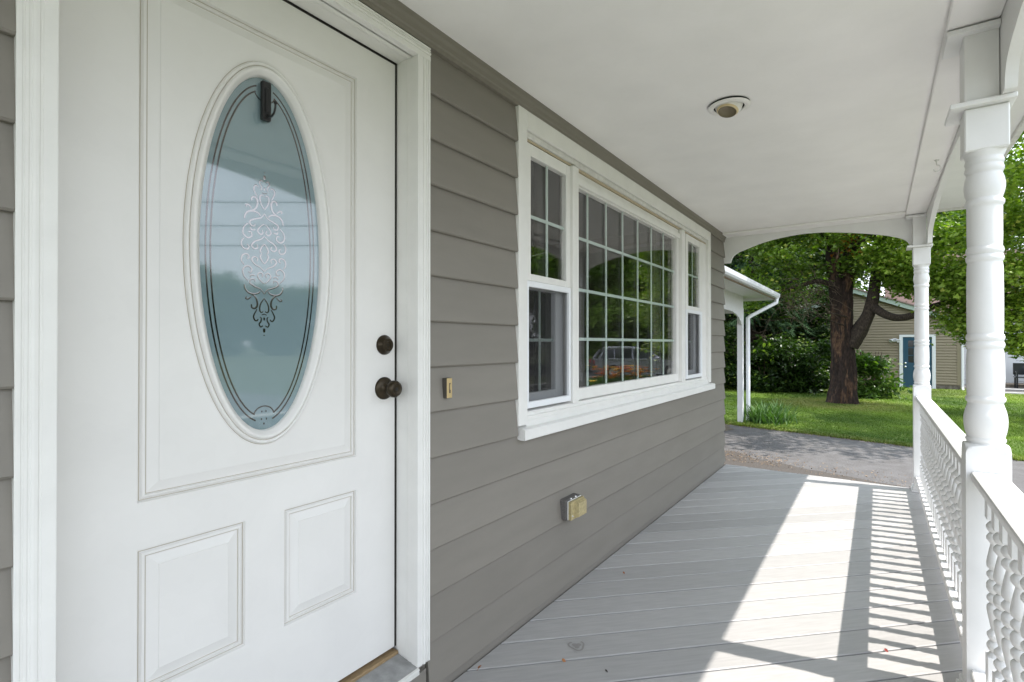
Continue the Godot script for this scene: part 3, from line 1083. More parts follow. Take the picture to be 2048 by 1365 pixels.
	no.prism(PackedVector2Array([Vector2(-1.2615, 0.118), Vector2(-1.2615, 0.1450), Vector2(-1.2540, 0.1435), Vector2(-1.2530, 0.1380), Vector2(-1.2570, 0.1360), Vector2(-1.2540, 0.1335), Vector2(-1.2540, 0.1240)]), Vector3(L - 0.03, 0, 0), Z, Y, X * (R - L + 0.034))
	put(f, "sill_nose", no, M.old_white)
	pb(f, "riser", M.siding[1], Vector3(L - 0.06, -0.1, -1.285), Vector3(R + 0.049, 0.1175, -1.2665), 0.001)

func smooth_line(pts: Array, steps := 6) -> Array:
	var out := []
	for i in pts.size() - 1:
		var p0: Vector3 = pts[maxi(i - 1, 0)]
		var p1: Vector3 = pts[i]
		var p2: Vector3 = pts[i + 1]
		var p3: Vector3 = pts[mini(i + 2, pts.size() - 1)]
		for s in steps:
			out.append(p1.cubic_interpolate(p2, p0, p3, float(s) / steps))
	out.append(pts[-1])
	return out

func flattened(mb: MB, z: float) -> MB:   # cames are flat strips let into the glass
	for i in mb.v.size():
		mb.v[i].z = z + (mb.v[i].z - z) * 0.12
		mb.n[i] = Vector3(0, 0, 1 if mb.n[i].z > 0.0 else -1).lerp(mb.n[i], 0.04).normalized()
	return mb

func cames(d: Node3D, c: Vector2) -> void:
	var z := DZ - 0.0100
	var mb := MB.new()
	for inset in [0.0175, 0.0290]:   # the double border, broken at top and bottom by a scallop
		var a: float = 0.1705 - inset
		var b: float = 0.4865 - inset * 1.25
		var gap := 0.155 if inset < 0.02 else 0.185
		for s in [0.0, PI]:
			var pts := []
			for j in 61:
				var t: float = s - PI / 2 + gap + (PI - gap * 2) * j / 60.0
				pts.append(Vector3(c.x + cos(t) * a, c.y + sin(t) * b, z))
			var rad := []
			for q in pts:
				rad.append(0.0022)
			mb.tube(pts, rad, 6)
	put(d, "border_came", flattened(mb, z), M.came_dark)
	var o := MB.new()
	var line := func(pts: Array, r0: float) -> void:
		for sx in [-1.0, 1.0]:
			for sy in [-1.0, 1.0]:
				var w := []
				for q in pts:
					var x: float = (q[0] - 450.0) * 0.000235 * sx
					var y: float = (1.5194 - 0.00021034 * q[1] - c.y)
					w.append(Vector3(c.x + x, c.y + y * sy, z))
				w = smooth_line(w, 5)
				var rad := []
				for i in w.size():
					rad.append(r0 * (0.45 + 0.75 * sin(PI * (0.12 + 0.76 * i / (w.size() - 1)))))
				o.tube(w, rad, 6)
	var R := 0.0019
	line.call([[450, 755], [480, 800], [502, 860], [502, 920], [482, 942], [462, 925]], R)
	line.call([[500, 1000], [485, 1020], [490, 1060], [510, 1095], [492, 1132], [465, 1115]], R)
	line.call([[535, 900], [560, 950], [577, 1000], [562, 1045], [537, 1052], [522, 1030]], R)
	line.call([[620, 700], [570, 730], [540, 780], [533, 850], [560, 892], [597, 882], [602, 840]], R * 1.3)
	line.call([[600, 735], [640, 775], [668, 770], [655, 745]], R)
	line.call([[682, 590], [676, 640], [640, 690], [580, 707], [520, 690], [500, 660]], R * 1.2)
	line.call([[420, 975], [450, 962], [480, 975]], R * 0.8)
	line.call([[449, 1150], [449, 1175], [449, 1205]], R * 1.6)
	line.call([[449, 1236], [449, 1242], [449, 1246]], R * 1.1)
	line.call([[449, 1005], [449, 1025], [449, 1045]], R)
	line.call([[452, 700], [490, 640], [560, 610], [620, 570], [610, 520], [570, 515], [560, 545]], R)
	line.call([[455, 560], [500, 520], [530, 460], [500, 420], [468, 440], [480, 480]], R)
	line.call([[640, 540], [690, 480], [700, 400], [650, 350], [600, 380], [610, 430], [640, 425]], R)
	line.call([[452, 400], [500, 350], [560, 320], [600, 260], [570, 220], [530, 240], [540, 280]], R)
	line.call([[690, 340], [720, 280], [700, 215], [650, 200], [630, 240], [655, 262]], R)
	line.call([[452, 300], [485, 250], [500, 200], [480, 175]], R)
	line.call([[560, 470], [600, 460], [620, 490]], R)
	put(d, "scroll_came", flattened(o, z), M.came)
	for sy in [-1.0, 1.0]:
		var sc := MB.new()
		var arc := []
		for j in 17:
			var t := PI * (0.06 + 0.88 * j / 16.0)
			arc.append(Vector3(c.x + cos(t) * 0.029, c.y + sy * (-0.4475 + sin(t) * 0.026), z))
		var rad := []
		for q in arc:
			rad.append(0.0018)
		sc.tube(arc, rad, 6)
		for e in [[-0.006, -0.436, 0.003], [0.006, -0.436, 0.003], [0.0, -0.470, 0.0035], [-0.007, -0.457, 0.0028], [0.007, -0.457, 0.0028]]:
			sc.tube([Vector3(c.x + e[0], c.y + sy * e[1] - 0.0025, z), Vector3(c.x + e[0], c.y + sy * e[1] + 0.0025, z)], [e[2] * 0.6, e[2] * 0.6], 6)
		put(d, "scallop_came", flattened(sc, z), M.came_dark)

# ---------------------------------------------------------------- window
func frame_rect(parent: Node, called: String, m: Material, lo: Vector2, hi: Vector2, wl: float, wr: float, wb: float, wt: float, z0: float, z1: float, b := 0.002) -> void:
	var mb := MB.new()
	mb.box(Vector3(lo.x, lo.y, z0), Vector3(lo.x + wl, hi.y, z1), b)
	mb.box(Vector3(hi.x - wr, lo.y, z0), Vector3(hi.x, hi.y, z1), b)
	mb.box(Vector3(lo.x + wl, lo.y, z0 + 0.0003), Vector3(hi.x - wr, lo.y + wb, z1 - 0.0003), b)
	mb.box(Vector3(lo.x + wl, hi.y - wt, z0 + 0.0003), Vector3(hi.x - wr, hi.y, z1 - 0.0003), b)
	put(parent, called, mb, m)

func flat_pane(parent: Node, x0: float, x1: float, y0: float, y1: float, z: float) -> void:
	var mb := MB.new()
	mb.quad(Vector3(x0, y0, z), Vector3(x1, y0, z), Vector3(x1, y1, z), Vector3(x0, y1, z))
	put(parent, "pane", mb, M.pane)

func double_hung(w: Node3D, x0: float, x1: float, gl: float, gr: float) -> void:
	# x0..x1 the unit, gl..gr the glass
	frame_rect(w, "upper_sash", M.trim, Vector2(x0, 1.521), Vector2(x1, 2.145), gl - x0, x1 - gr, 0.032, 0.055, -1.312, -1.2795)
	flat_pane(w, gl - 0.004, gr + 0.004, 1.55, 2.094, -1.2870)
	flat_pane(w, gl - 0.004, gr + 0.004, 1.55, 2.094, -1.3050)
	var cx := (gl + gr) / 2
	pb(w, "muntin", M.grille, Vector3(cx - 0.008, 1.553, -1.2995), Vector3(cx + 0.008, 2.09, -1.2935), 0.001)
	pb(w, "muntin", M.grille, Vector3(gl, 1.812, -1.2990), Vector3(cx - 0.0085, 1.828, -1.2940), 0.001)
	pb(w, "muntin", M.grille, Vector3(cx + 0.0085, 1.812, -1.2990), Vector3(gr, 1.828, -1.2940), 0.001)
	# lower sash, set further in, and the screen before it
	frame_rect(w, "lower_sash", M.vinyl, Vector2(x0, 0.945), Vector2(x1, 1.522), gl - x0 + 0.01, x1 - gr + 0.035, 0.06, 0.03, -1.352, -1.322)
	flat_pane(w, gl, gr, 0.99, 1.50, -1.330)
	flat_pane(w, gl, gr, 0.99, 1.50, -1.347)
	pb(w, "muntin", M.grille, Vector3(cx - 0.008, 1.0, -1.3420), Vector3(cx + 0.008, 1.50, -1.3355), 0.001)
	pb(w, "muntin", M.grille, Vector3(gl, 1.245, -1.3415), Vector3(cx - 0.0085, 1.261, -1.3360), 0.001)
	pb(w, "muntin", M.grille, Vector3(cx + 0.0085, 1.245, -1.3415), Vector3(gr - 0.03, 1.261, -1.3360), 0.001)
	frame_rect(w, "screen_frame", M.vinyl, Vector2(x0 + 0.002, 0.943), Vector2(x1 - 0.002, 1.5205), gl - x0 - 0.022, x1 - gr - 0.022, 0.030, 0.027, -1.300, -1.2765)
	var s := MB.new()
	s.quad(Vector3(x0 + 0.01, 0.955, -1.290), Vector3(x1 - 0.01, 0.955, -1.290), Vector3(x1 - 0.01, 1.505, -1.290), Vector3(x0 + 0.01, 1.505, -1.290))
	put(w, "screen_mesh", s, M.screen)

func picture_window(h: Node3D) -> void:
	var w := part("window", Vector3(3.4, 0.86, -1.30), h)
	# casing
	pb(w, "casing", M.trim, Vector3(1.8165, 0.877, -1.290), Vector3(1.884, 2.2715, -1.2600), 0.002)
	pb(w, "casing", M.trim, Vector3(4.876, 0.877, -1.290), Vector3(4.9575, 2.2715, -1.2600), 0.002)
	pb(w, "head_casing", M.trim, Vector3(1.8845, 2.189, -1.290), Vector3(4.8755, 2.2712, -1.2603), 0.002)
	pb(w, "head_stop", M.old_white, Vector3(1.8845, 2.163, -1.310), Vector3(4.8755, 2.1885, -1.2720), 0.004)
	pb(w, "head_stop", M.aged_strip, Vector3(1.8845, 2.152, -1.312), Vector3(4.8755, 2.1625, -1.2840), 0.001)
	# outer frame members
	pb(w, "mullion", M.trim, Vector3(2.312, 0.93, -1.345), Vector3(2.3735, 2.1515, -1.2655), 0.002)
	pb(w, "mullion", M.trim, Vector3(4.115, 0.93, -1.345), Vector3(4.185, 2.1515, -1.2655), 0.002)
	pb(w, "jamb", M.trim, Vector3(4.735, 0.93, -1.345), Vector3(4.8755, 2.1515, -1.2850), 0.002)
	pb(w, "jamb", M.trim, Vector3(4.190, 0.93, -1.345), Vector3(4.262, 2.1515, -1.2860), 0.002)
	double_hung(w, 1.886, 2.311, 1.941, 2.268)
	double_hung(w, 4.264, 4.733, 4.318, 4.658)
	# picture light
	frame_rect(w, "picture_sash", M.trim, Vector2(2.3745, 0.935), Vector2(4.1145, 2.150), 0.012, 0.058, 0.062, 0.080, -1.335, -1.2960)
	pb(w, "sash_stop", M.trim, Vector3(2.3745, 2.078, -1.2955), Vector3(4.1145, 2.116, -1.2830), 0.003)
	pb(w, "sash_stop", M.trim, Vector3(4.062, 0.995, -1.2955), Vector3(4.088, 2.0775, -1.2890), 0.002)
	flat_pane(w, 2.38, 4.06, 0.99, 2.075, -1.3030)
	flat_pane(w, 2.38, 4.06, 0.99, 2.075, -1.3230)
	var xs := [2.561, 2.801, 3.044, 3.295, 3.549, 3.802]
	for x in xs:
		pb(w, "muntin", M.grille, Vector3(x - 0.0085, 0.997, -1.3165), Vector3(x + 0.0085, 2.07, -1.3095), 0.001)
	xs = [2.387] + xs + [4.056]
	for y in [1.26, 1.527, 1.806]:
		for i in xs.size() - 1:
			pb(w, "muntin", M.grille, Vector3(xs[i] + 0.009, y - 0.0085, -1.3160), Vector3(xs[i + 1] - 0.009, y + 0.0085, -1.3100), 0.001)
	# sill in steps
	var s1 := MB.new()
	s1.prism(PackedVector2Array([Vector2(-1.352, 0.86), Vector2(-1.352, 0.934), Vector2(-1.284, 0.930), Vector2(-1.280, 0.926), Vector2(-1.280, 0.912), Vector2(-1.272, 0.910), Vector2(-1.272, 0.893), Vector2(-1.268, 0.893), Vector2(-1.266, 0.860)]), Vector3(1.8845, 0, 0), Z, Y, X * 2.991)
	put(w, "sub_sill", s1, M.trim)
	var s2 := MB.new()
	s2.prism(PackedVector2Array([Vector2(-1.29, 0.822), Vector2(-1.29, 0.872), Vector2(-1.240, 0.862), Vector2(-1.2365, 0.858), Vector2(-1.2365, 0.818), Vector2(-1.2395, 0.815), Vector2(-1.262, 0.815)]), Vector3(1.8300, 0, 0), Z, Y, X * 3.18)
	put(w, "sill", s2, M.trim)
	# curtain inside
	for band in [[4.02, 4.30], [2.30, 2.36]]:
		var cu := MB.new()
		var rows := []
		var inn := []
		for i in 2:
			var row := PackedVector3Array()
			for j in 41:
				var x: float = lerpf(band[0], band[1], j / 40.0)
				row.append(Vector3(x, 0.6 if i == 0 else 2.3, -1.48 + 0.022 * sin(j * 0.9)))
			rows.append(row)
			inn.append(Vector3(4.2, 0.6 if i == 0 else 2.3, -5.0))
		cu.grid(rows, false, inn)
		put(w, "curtain", cu, M.curtain)

# ---------------------------------------------------------------- porch top
func arch(feet: Array, p0: Vector3, along: Vector3, thick: Vector3, top: float, length: float) -> MB:
	# feet: [distance, height] of the lower edge; the rest is closed along the top
	var poly := PackedVector2Array()
	for f in feet:
		poly.append(Vector2(f[0], f[1]))
	poly.append(Vector2(length, top))
	poly.append(Vector2(0, top))
	var mb := MB.new()
	mb.prism(poly, p0, along, Y, thick)
	return mb

func smooth_feet(f: Array) -> Array:
	var pts := []
	for e in f:
		pts.append(Vector3(e[0], e[1], 0))
	var out := []
	for q in smooth_line(pts, 5):
		out.append([q.x, q.y])
	return out

func porch_top() -> void:
	var pc := thing("porch_ceiling", Vector3(2.2, 2.335, -0.45), "smooth white porch ceiling with boxed beam strips", "ceiling", "", "structure")
	pb(pc, "ceiling_panel", M.ceiling, Vector3(-2.1, 2.335, -1.30), Vector3(5.60, 2.36, 0.30), 0.0)
	pb(pc, "beam_strip", M.ceiling, Vector3(-2.1, 2.315, 0.196), Vector3(5.5205, 2.3345, 0.3365), 0.004)
	pb(pc, "beam_strip", M.ceiling, Vector3(5.335, 2.3152, -1.246), Vector3(5.5200, 2.3345, 0.1955), 0.004)
	var pr := thing("porch_roof", Vector3(2.2, 2.4, 0.5), "white porch roof edge with soffit and fascia over the railing", "roof")
	pb(pr, "soffit", M.white, Vector3(-2.1, 2.422, 0.3685), Vector3(5.86, 2.44, 0.626), 0.0)
	pb(pr, "soffit", M.white, Vector3(5.5525, 2.423, -1.4), Vector3(5.86, 2.4405, 0.368), 0.0)
	pb(pr, "beam", M.white, Vector3(-2.1, 2.3365, 0.302), Vector3(5.551, 2.4210, 0.3365), 0.0)
	pb(pr, "fascia", M.old_white, Vector3(-2.1, 2.40, 0.6265), Vector3(5.885, 2.56, 0.657), 0.003)
	pb(pr, "rake_board", M.old_white, Vector3(5.86, 2.40, -1.4), Vector3(5.886, 2.56, 0.6262), 0.003)
	pb(pr, "roof_sheet", M.shingle_dark, Vector3(-2.1, 2.5605, -1.4), Vector3(5.88, 2.575, 0.66), 0.0)
	# valances
	var f := [[0.0, 2.056], [0.055, 2.056], [0.068, 2.062], [0.078, 2.10], [0.10, 2.132], [0.14, 2.153], [0.20, 2.172], [0.36, 2.206], [0.70, 2.252], [1.10, 2.280], [1.4925, 2.289]]
	var L := 2.985
	var both := []
	for e in f:
		both.append(e)
	for i in range(f.size() - 2, -1, -1):
		both.append([L - f[i][0], f[i][1]])
	both = smooth_feet(both)
	for q in [[2.4450, "long arched white valance board between the two porch posts"], [-0.655, "arched white valance board on the camera side of the near porch post"]]:
		var full := [[-0.1150 if q[0] < 0 else -0.0, 2.056]]
		var v := thing("arched_valance", Vector3(q[0] + 1.49, 2.06, 0.353), q[1], "valance", "arched valance boards under the porch eave")
		put(v, "board", arch(both, Vector3(q[0], 0, 0.337), X, Z * 0.031, 2.4215, L), M.white)
		pb(v, "end_block", M.white, Vector3(q[0] - 0.1148, 2.0561, 0.3375), Vector3(q[0] - 0.0002, 2.4214, 0.3675), 0.0)
	var e := [[0.0, 2.058], [0.060, 2.058], [0.071, 2.064], [0.079, 2.092], [0.10, 2.128], [0.15, 2.160], [0.20, 2.178], [0.335, 2.222], [0.46, 2.250], [0.60, 2.268], [0.735, 2.276], [0.89, 2.268], [1.08, 2.240], [1.265, 2.203], [1.40, 2.164], [1.465, 2.135], [1.50, 2.102], [1.513, 2.064], [1.52, 2.056]]
	var ev := thing("arched_valance", Vector3(5.535, 2.06, -0.5), "arched white valance board closing the far end of the porch", "valance", "arched valance boards under the porch eave")
	put(ev, "board", arch(smooth_feet(e), Vector3(5.5212, 0, -1.282), Z, X * 0.0300, 2.4225, 1.62), M.white)

# ---------------------------------------------------------------- posts and rails
func post_profile() -> Array:
	var y0 := 0.855
	var P := [[0.0560, y0], [0.0562, 0.868], [0.0540, 0.880], [0.0505, 0.888], [0.0490, 0.893], [0.0492, 0.897], [0.0512, 0.900], [0.0522, 0.9055], [0.0512, 0.911], [0.0492, 0.914],
		[0.0500, 0.918], [0.0525, 0.932], [0.0547, 0.952], [0.0552, 0.970], [0.0545, 0.988], [0.0520, 1.006], [0.0485, 1.022], [0.0472, 1.030], [0.0475, 1.0335], [0.0500, 1.0365], [0.0517, 1.043], [0.0517, 1.048], [0.0500, 1.053], [0.0482, 1.056], [0.0482, 1.059],
		[0.0490, 1.075], [0.0500, 1.12], [0.0498, 1.16], [0.0485, 1.205], [0.0472, 1.214], [0.0470, 1.218], [0.0490, 1.2215], [0.0504, 1.2290], [0.0504, 1.2335], [0.0490, 1.2405], [0.0470, 1.2435], [0.0490, 1.2470], [0.0504, 1.2545], [0.0504, 1.2590], [0.0490, 1.2660], [0.0470, 1.2695], [0.0472, 1.274],
		[0.0482, 1.285], [0.0484, 1.40], [0.0478, 1.50], [0.0466, 1.512], [0.0464, 1.516], [0.0484, 1.5195], [0.0498, 1.527], [0.0498, 1.5315], [0.0484, 1.539], [0.0464, 1.5425], [0.0484, 1.546], [0.0498, 1.5535], [0.0498, 1.558], [0.0484, 1.5655], [0.0464, 1.569], [0.0468, 1.574],
		[0.0474, 1.60], [0.0474, 1.700], [0.0478, 1.7080], [0.0500, 1.7115], [0.0514, 1.718], [0.0514, 1.7225], [0.0498, 1.7285], [0.0470, 1.7325], [0.0476, 1.738], [0.0508, 1.752], [0.0528, 1.770], [0.0528, 1.784], [0.0512, 1.802], [0.0482, 1.8155], [0.0470, 1.8205], [0.0488, 1.8245], [0.0512, 1.8325], [0.0512, 1.8395], [0.0492, 1.8475], [0.0484, 1.8500], [0.0500, 1.8535], [0.0514, 1.8605], [0.0504, 1.8675], [0.0486, 1.871], [0.0490, 1.876], [0.0530, 1.884], [0.0560, 1.893], [0.0560, 1.925]]
	var out := []
	for e in P:
		var rr: float = e[0]
		if e[1] > 0.885 and e[1] < 1.882:
			rr = 0.0490 + (rr - 0.0490) * 1.35
		out.append(Vector2(rr, e[1]))
	return out

func tongue_block(mb: MB, c: Vector3, half: float, y0: float, y1: float, rise: float) -> void:
	# square block whose top shoulders are rounded towards the turning, ending in an arch on each face
	var n := 64
	var corners := [Vector3(c.x - half, y0, c.z - half), Vector3(c.x + half, y0, c.z - half), Vector3(c.x + half, y0, c.z + half), Vector3(c.x - half, y0, c.z + half)]
	for k in 4:
		var a: Vector3 = corners[k]
		var b: Vector3 = corners[(k + 1) % 4]
		mb.face([a, b, b + Y * (y1 - y0), a + Y * (y1 - y0)], c + Y * 0.4)
	var prev := []
	for i in 15:
		var t := i / 14.0
		var sq := sin(t * PI / 2.0)
		var r := 0.0497 + (half * 1.4145 - 0.0497) * sqrt(maxf(0.0, 1.0 - sq * sq))
		var row := []
		for j in n:
			var a := TAU * (j + 0.5) / n
			if j % 16 == 8:
				a = PI / 4 + PI / 2 * int(j / 16.0)
			var m := maxf(absf(cos(a)), absf(sin(a)))
			row.append(Vector3(c.x, y1 + rise * sq, c.z) + Vector3(cos(a), 0, sin(a)) * minf(r, half / m))
		if i > 0:
			for j in n:
				mb.face([prev[j], prev[(j + 1) % n], row[(j + 1) % n], row[j]], Vector3(c.x, y1 - 0.2, c.z))
		prev = row

func porch_post(x: float, label: String) -> void:
	var c := Vector3(x + 0.0575, 0, 0.303)
	var p := thing("porch_post", Vector3(c.x, 0, c.z), label, "porch post", "turned white porch posts")
	var lo := MB.new()
	tongue_block(lo, c, 0.0575, 0.0, 0.858, 0.034)
	put(p, "base_block", lo, M.white)
	var t := MB.new()
	t.lathe(post_profile(), Transform3D(Basis(), Vector3(c.x, 0, c.z)), 48)
	put(p, "turned_shaft", t, M.white)
	pb(p, "top_block", M.white, Vector3(x, 1.893, 0.2455), Vector3(x + 0.115, 2.0385, 0.3605), 0.004)
	pb(p, "cap_moulding", M.white, Vector3(x - 0.030, 2.0390, 0.206), Vector3(x + 0.145, 2.0550, 0.3745), 0.002)
	pb(p, "upper_box", M.white, Vector3(x, 2.0555, 0.2457), Vector3(x + 0.115, 2.2985, 0.3355), 0.002)
	pb(p, "top_moulding", M.white, Vector3(x - 0.030, 2.290, 0.199), Vector3(x + 0.145, 2.3085, 0.3360), 0.002)
	var fm := MB.new()
	fm.box(Vector3(x - 0.018, 0.0, 0.2285), Vector3(x + 0.133, 0.018, 0.3775), 0.003)
	fm.box(Vector3(x - 0.010, 0.0181, 0.2365), Vector3(x + 0.125, 0.045, 0.3695), 0.004)
	put(p, "base_moulding", fm, M.white)

func baluster_mesh() -> ArrayMesh:
	var mb := MB.new()
	var s := 0.0228
	mb.box(Vector3(-s, 0.128, -s), Vector3(s, 0.246, s), 0.0012)
	mb.box(Vector3(-s, 0.678, -s), Vector3(s, 0.766, s), 0.0012)
	var P := [[0.0200, 0.243], [0.0155, 0.253], [0.0105, 0.259], [0.0150, 0.264], [0.0190, 0.273], [0.0190, 0.281], [0.0150, 0.290], [0.0105, 0.294], [0.0150, 0.300], [0.0185, 0.308], [0.0185, 0.316], [0.0130, 0.325], [0.0100, 0.330], [0.0125, 0.345], [0.0165, 0.372], [0.0188, 0.392], [0.0180, 0.404], [0.0120, 0.412], [0.0150, 0.417], [0.0185, 0.424], [0.0185, 0.432], [0.0150, 0.439], [0.0105, 0.443], [0.0160, 0.449], [0.0192, 0.458], [0.0192, 0.464], [0.0160, 0.473]]
	var prof := []
	for e in P:
		prof.append(Vector2(e[0] * 1.2, e[1]))
	for i in range(P.size() - 2, -1, -1):
		prof.append(Vector2(P[i][0] * 1.2, 0.9300 - P[i][1]))
	mb.lathe(prof, Transform3D(), 14)
	var me := mb.mesh()
	me.surface_set_material(0, M.white)
	return me

func railing(x0: float, x1: float, count: int, label: String, bal: ArrayMesh) -> void:
	var r := thing("porch_railing", Vector3((x0 + x1) / 2, 0, 0.303), label, "railing", "white baluster railings between porch posts")
	var hr := MB.new()
	hr.prism(PackedVector2Array([Vector2(0.2625, 0.7645), Vector2(0.2605, 0.772), Vector2(0.2585, 0.780), Vector2(0.2580, 0.790), Vector2(0.2600, 0.797), Vector2(0.2650, 0.8005), Vector2(0.341, 0.8005), Vector2(0.3460, 0.797), Vector2(0.3480, 0.790), Vector2(0.3475, 0.780), Vector2(0.3455, 0.772), Vector2(0.3435, 0.7645)]), Vector3(x0, 0, 0), Z, Y, X * (x1 - x0))
	put(r, "handrail", hr, M.white)
	pb(r, "bottom_rail", M.white, Vector3(x0, 0.086, 0.2555), Vector3(x1, 0.130, 0.3505), 0.004)
	var step := (x1 - x0) / (count + 1.0)
	for i in count:
		put_mesh(r, "baluster", bal, Vector3(x0 + step * (i + 1), 0, 0.303))

func posts_and_rails() -> void:
	porch_post(2.330, "near turned white porch post, full height beside the close railing")
	porch_post(5.430, "far turned white porch post at the driveway end of the porch")
	var bal := baluster_mesh()
	railing(2.4455, 5.4295, 24, "white railing of turned balusters from near post to far post", bal)
	railing(-0.655, 2.3295, 24, "white railing in the right foreground, cut by the picture edge", bal)

# ---------------------------------------------------------------- carport
func carport() -> void:
	var c := thing("carport", Vector3(11.9, -0.5, -2.4), "white open carport behind the house corner with gutter and downspout", "carport")
	pb(c, "post", M.white, Vector3(11.85, -0.5, -2.47), Vector3(11.97, 2.0, -2.36), 0.003)
	# arched valance along the side
	var f := [[0.0, 1.60], [0.10, 1.62], [0.22, 1.70], [0.45, 1.80], [0.8, 1.86], [1.6, 1.90], [5.9, 1.90]]
	var mb := MB.new()
	var poly := PackedVector2Array()
	for q in smooth_feet(f):
		poly.append(Vector2(11.97 - q[0], q[1]))
	poly.append(Vector2(11.97 - 5.9, 2.26))
	poly.append(Vector2(11.97, 2.26))
	mb.prism(poly, Vector3(0, 0, -2.40), X, Y, Z * 0.03)
	put(c, "valance", mb, M.white)
	var vb := MB.new()
	vb.box(Vector3(11.945, 1.9, -8.0), Vector3(11.968, 2.255, -2.402), 0.002)
	put(c, "end_valance", vb, M.white)
	pb(c, "soffit", M.white, Vector3(5.9, 2.262, -2.42), Vector3(12.55, 2.275, -1.86), 0.0)
	pb(c, "fascia", M.rust_white, Vector3(5.9, 2.215, -1.858), Vector3(12.56, 2.30, -1.838), 0.002)
	pb(c, "fascia", M.white, Vector3(12.5605, 2.20, -7.9), Vector3(12.59, 2.36, -1.84), 0.002)
	var g := MB.new()
	g.prism(PackedVector2Array([Vector2(-1.836, 2.235), Vector2(-1.765, 2.235), Vector2(-1.745, 2.265), Vector2(-1.735, 2.33), Vector2(-1.743, 2.332), Vector2(-1.752, 2.27), Vector2(-1.770, 2.243), Vector2(-1.829, 2.243), Vector2(-1.829, 2.335), Vector2(-1.836, 2.335)]), Vector3(5.9, 0, 0), Z, Y, X * 6.72)
	put(c, "gutter", g, M.gutter)
	var r := MB.new()
	r.prism(PackedVector2Array([Vector2(-1.80, 2.335), Vector2(-1.80, 2.365), Vector2(-5.0, 3.55), Vector2(-8.2, 2.37), Vector2(-8.2, 2.34), Vector2(-5.0, 3.50)]), Vector3(5.9, 0, 0), Z, Y, X * 6.72)
	put(c, "roof", r, M.shingle_dark)
	pb(c, "ceiling", M.old_white, Vector3(5.9, 2.262, -7.9), Vector3(12.55, 2.274, -2.421), 0.0)
	var ds := MB.new()
	ds.tube([Vector3(12.52, 2.24, -1.80), Vector3(12.52, 2.14, -1.80), Vector3(12.22, 1.86, -2.24), Vector3(12.16, 1.80, -2.31), Vector3(12.16, 1.70, -2.31), Vector3(12.16, -0.44, -2.31)], [0.05, 0.05, 0.05, 0.05, 0.05, 0.05], 4)
	put(c, "downspout", ds, M.gutter)
	pb(c, "post", M.white, Vector3(11.85, -0.5, -8.0), Vector3(11.97, 1.95, -7.9), 0.003)
	# clump of tall grass at its foot
	var r2 := RandomNumberGenerator.new()
	r2.seed = 77
	var p := thing("grass_clump", Vector3(12.1, -0.5, -1.85), "clump of tall strappy green leaves at the carport downspout", "plant")
	var b := leaf_mesh(2, M.blade)
	var xf := []
	var cols := PackedColorArray()
	for i in 330:
		var o := Vector3(12.15 + r2.randfn() * 0.17, -0.5, -1.93 + r2.randfn() * 0.19)
		var yaw := r2.randf() * TAU
		var tilt := r2.randf_range(0.05, 0.75)
		var s := r2.randf_range(0.30, 0.58)
		xf.append(Transform3D((Basis(Y, yaw) * Basis(X, -PI / 2 + tilt)).scaled(Vector3.ONE) * Basis.from_scale(Vector3(s * 0.75, s, s)), o))
		cols.append(Color(0.07, 0.15, 0.035).lerp(Color(0.14, 0.25, 0.08), r2.randf()))
	stuff(p, "leaves", b, xf, cols)

# ---------------------------------------------------------------- neighbours
func clap_wall(mb: MB, o: Vector3, along: Vector3, out: Vector3, len: float, y0: float, y1: float, expo: float, proud: float, roof = null) -> void:
	# a saw-toothed wall face of lapped boards; roof gives the two ends of a course at a height
	var y := y0
	while y < y1 - 0.01:
		var a := 0.0
		var b := len
		if roof != null:
			var e: Vector2 = roof.call(y + expo * 0.5)
			a = e.x
			b = e.y
		if b - a > 0.05:
			var p := o + along * a + Y * y
			var q := o + along * b + Y * y
			var yy := Y * minf(expo, y1 - y)
			var cen := (p + q) * 0.5 - out * 5.0
			var ch := Y * 0.016
			mb.face([p + out * proud + ch, q + out * proud + ch, q + yy + out * 0.004, p + yy + out * 0.004], cen)
			mb.face([p, q, q + out * proud + ch, p + out * proud + ch], cen + Y * 3.0)
		y += expo

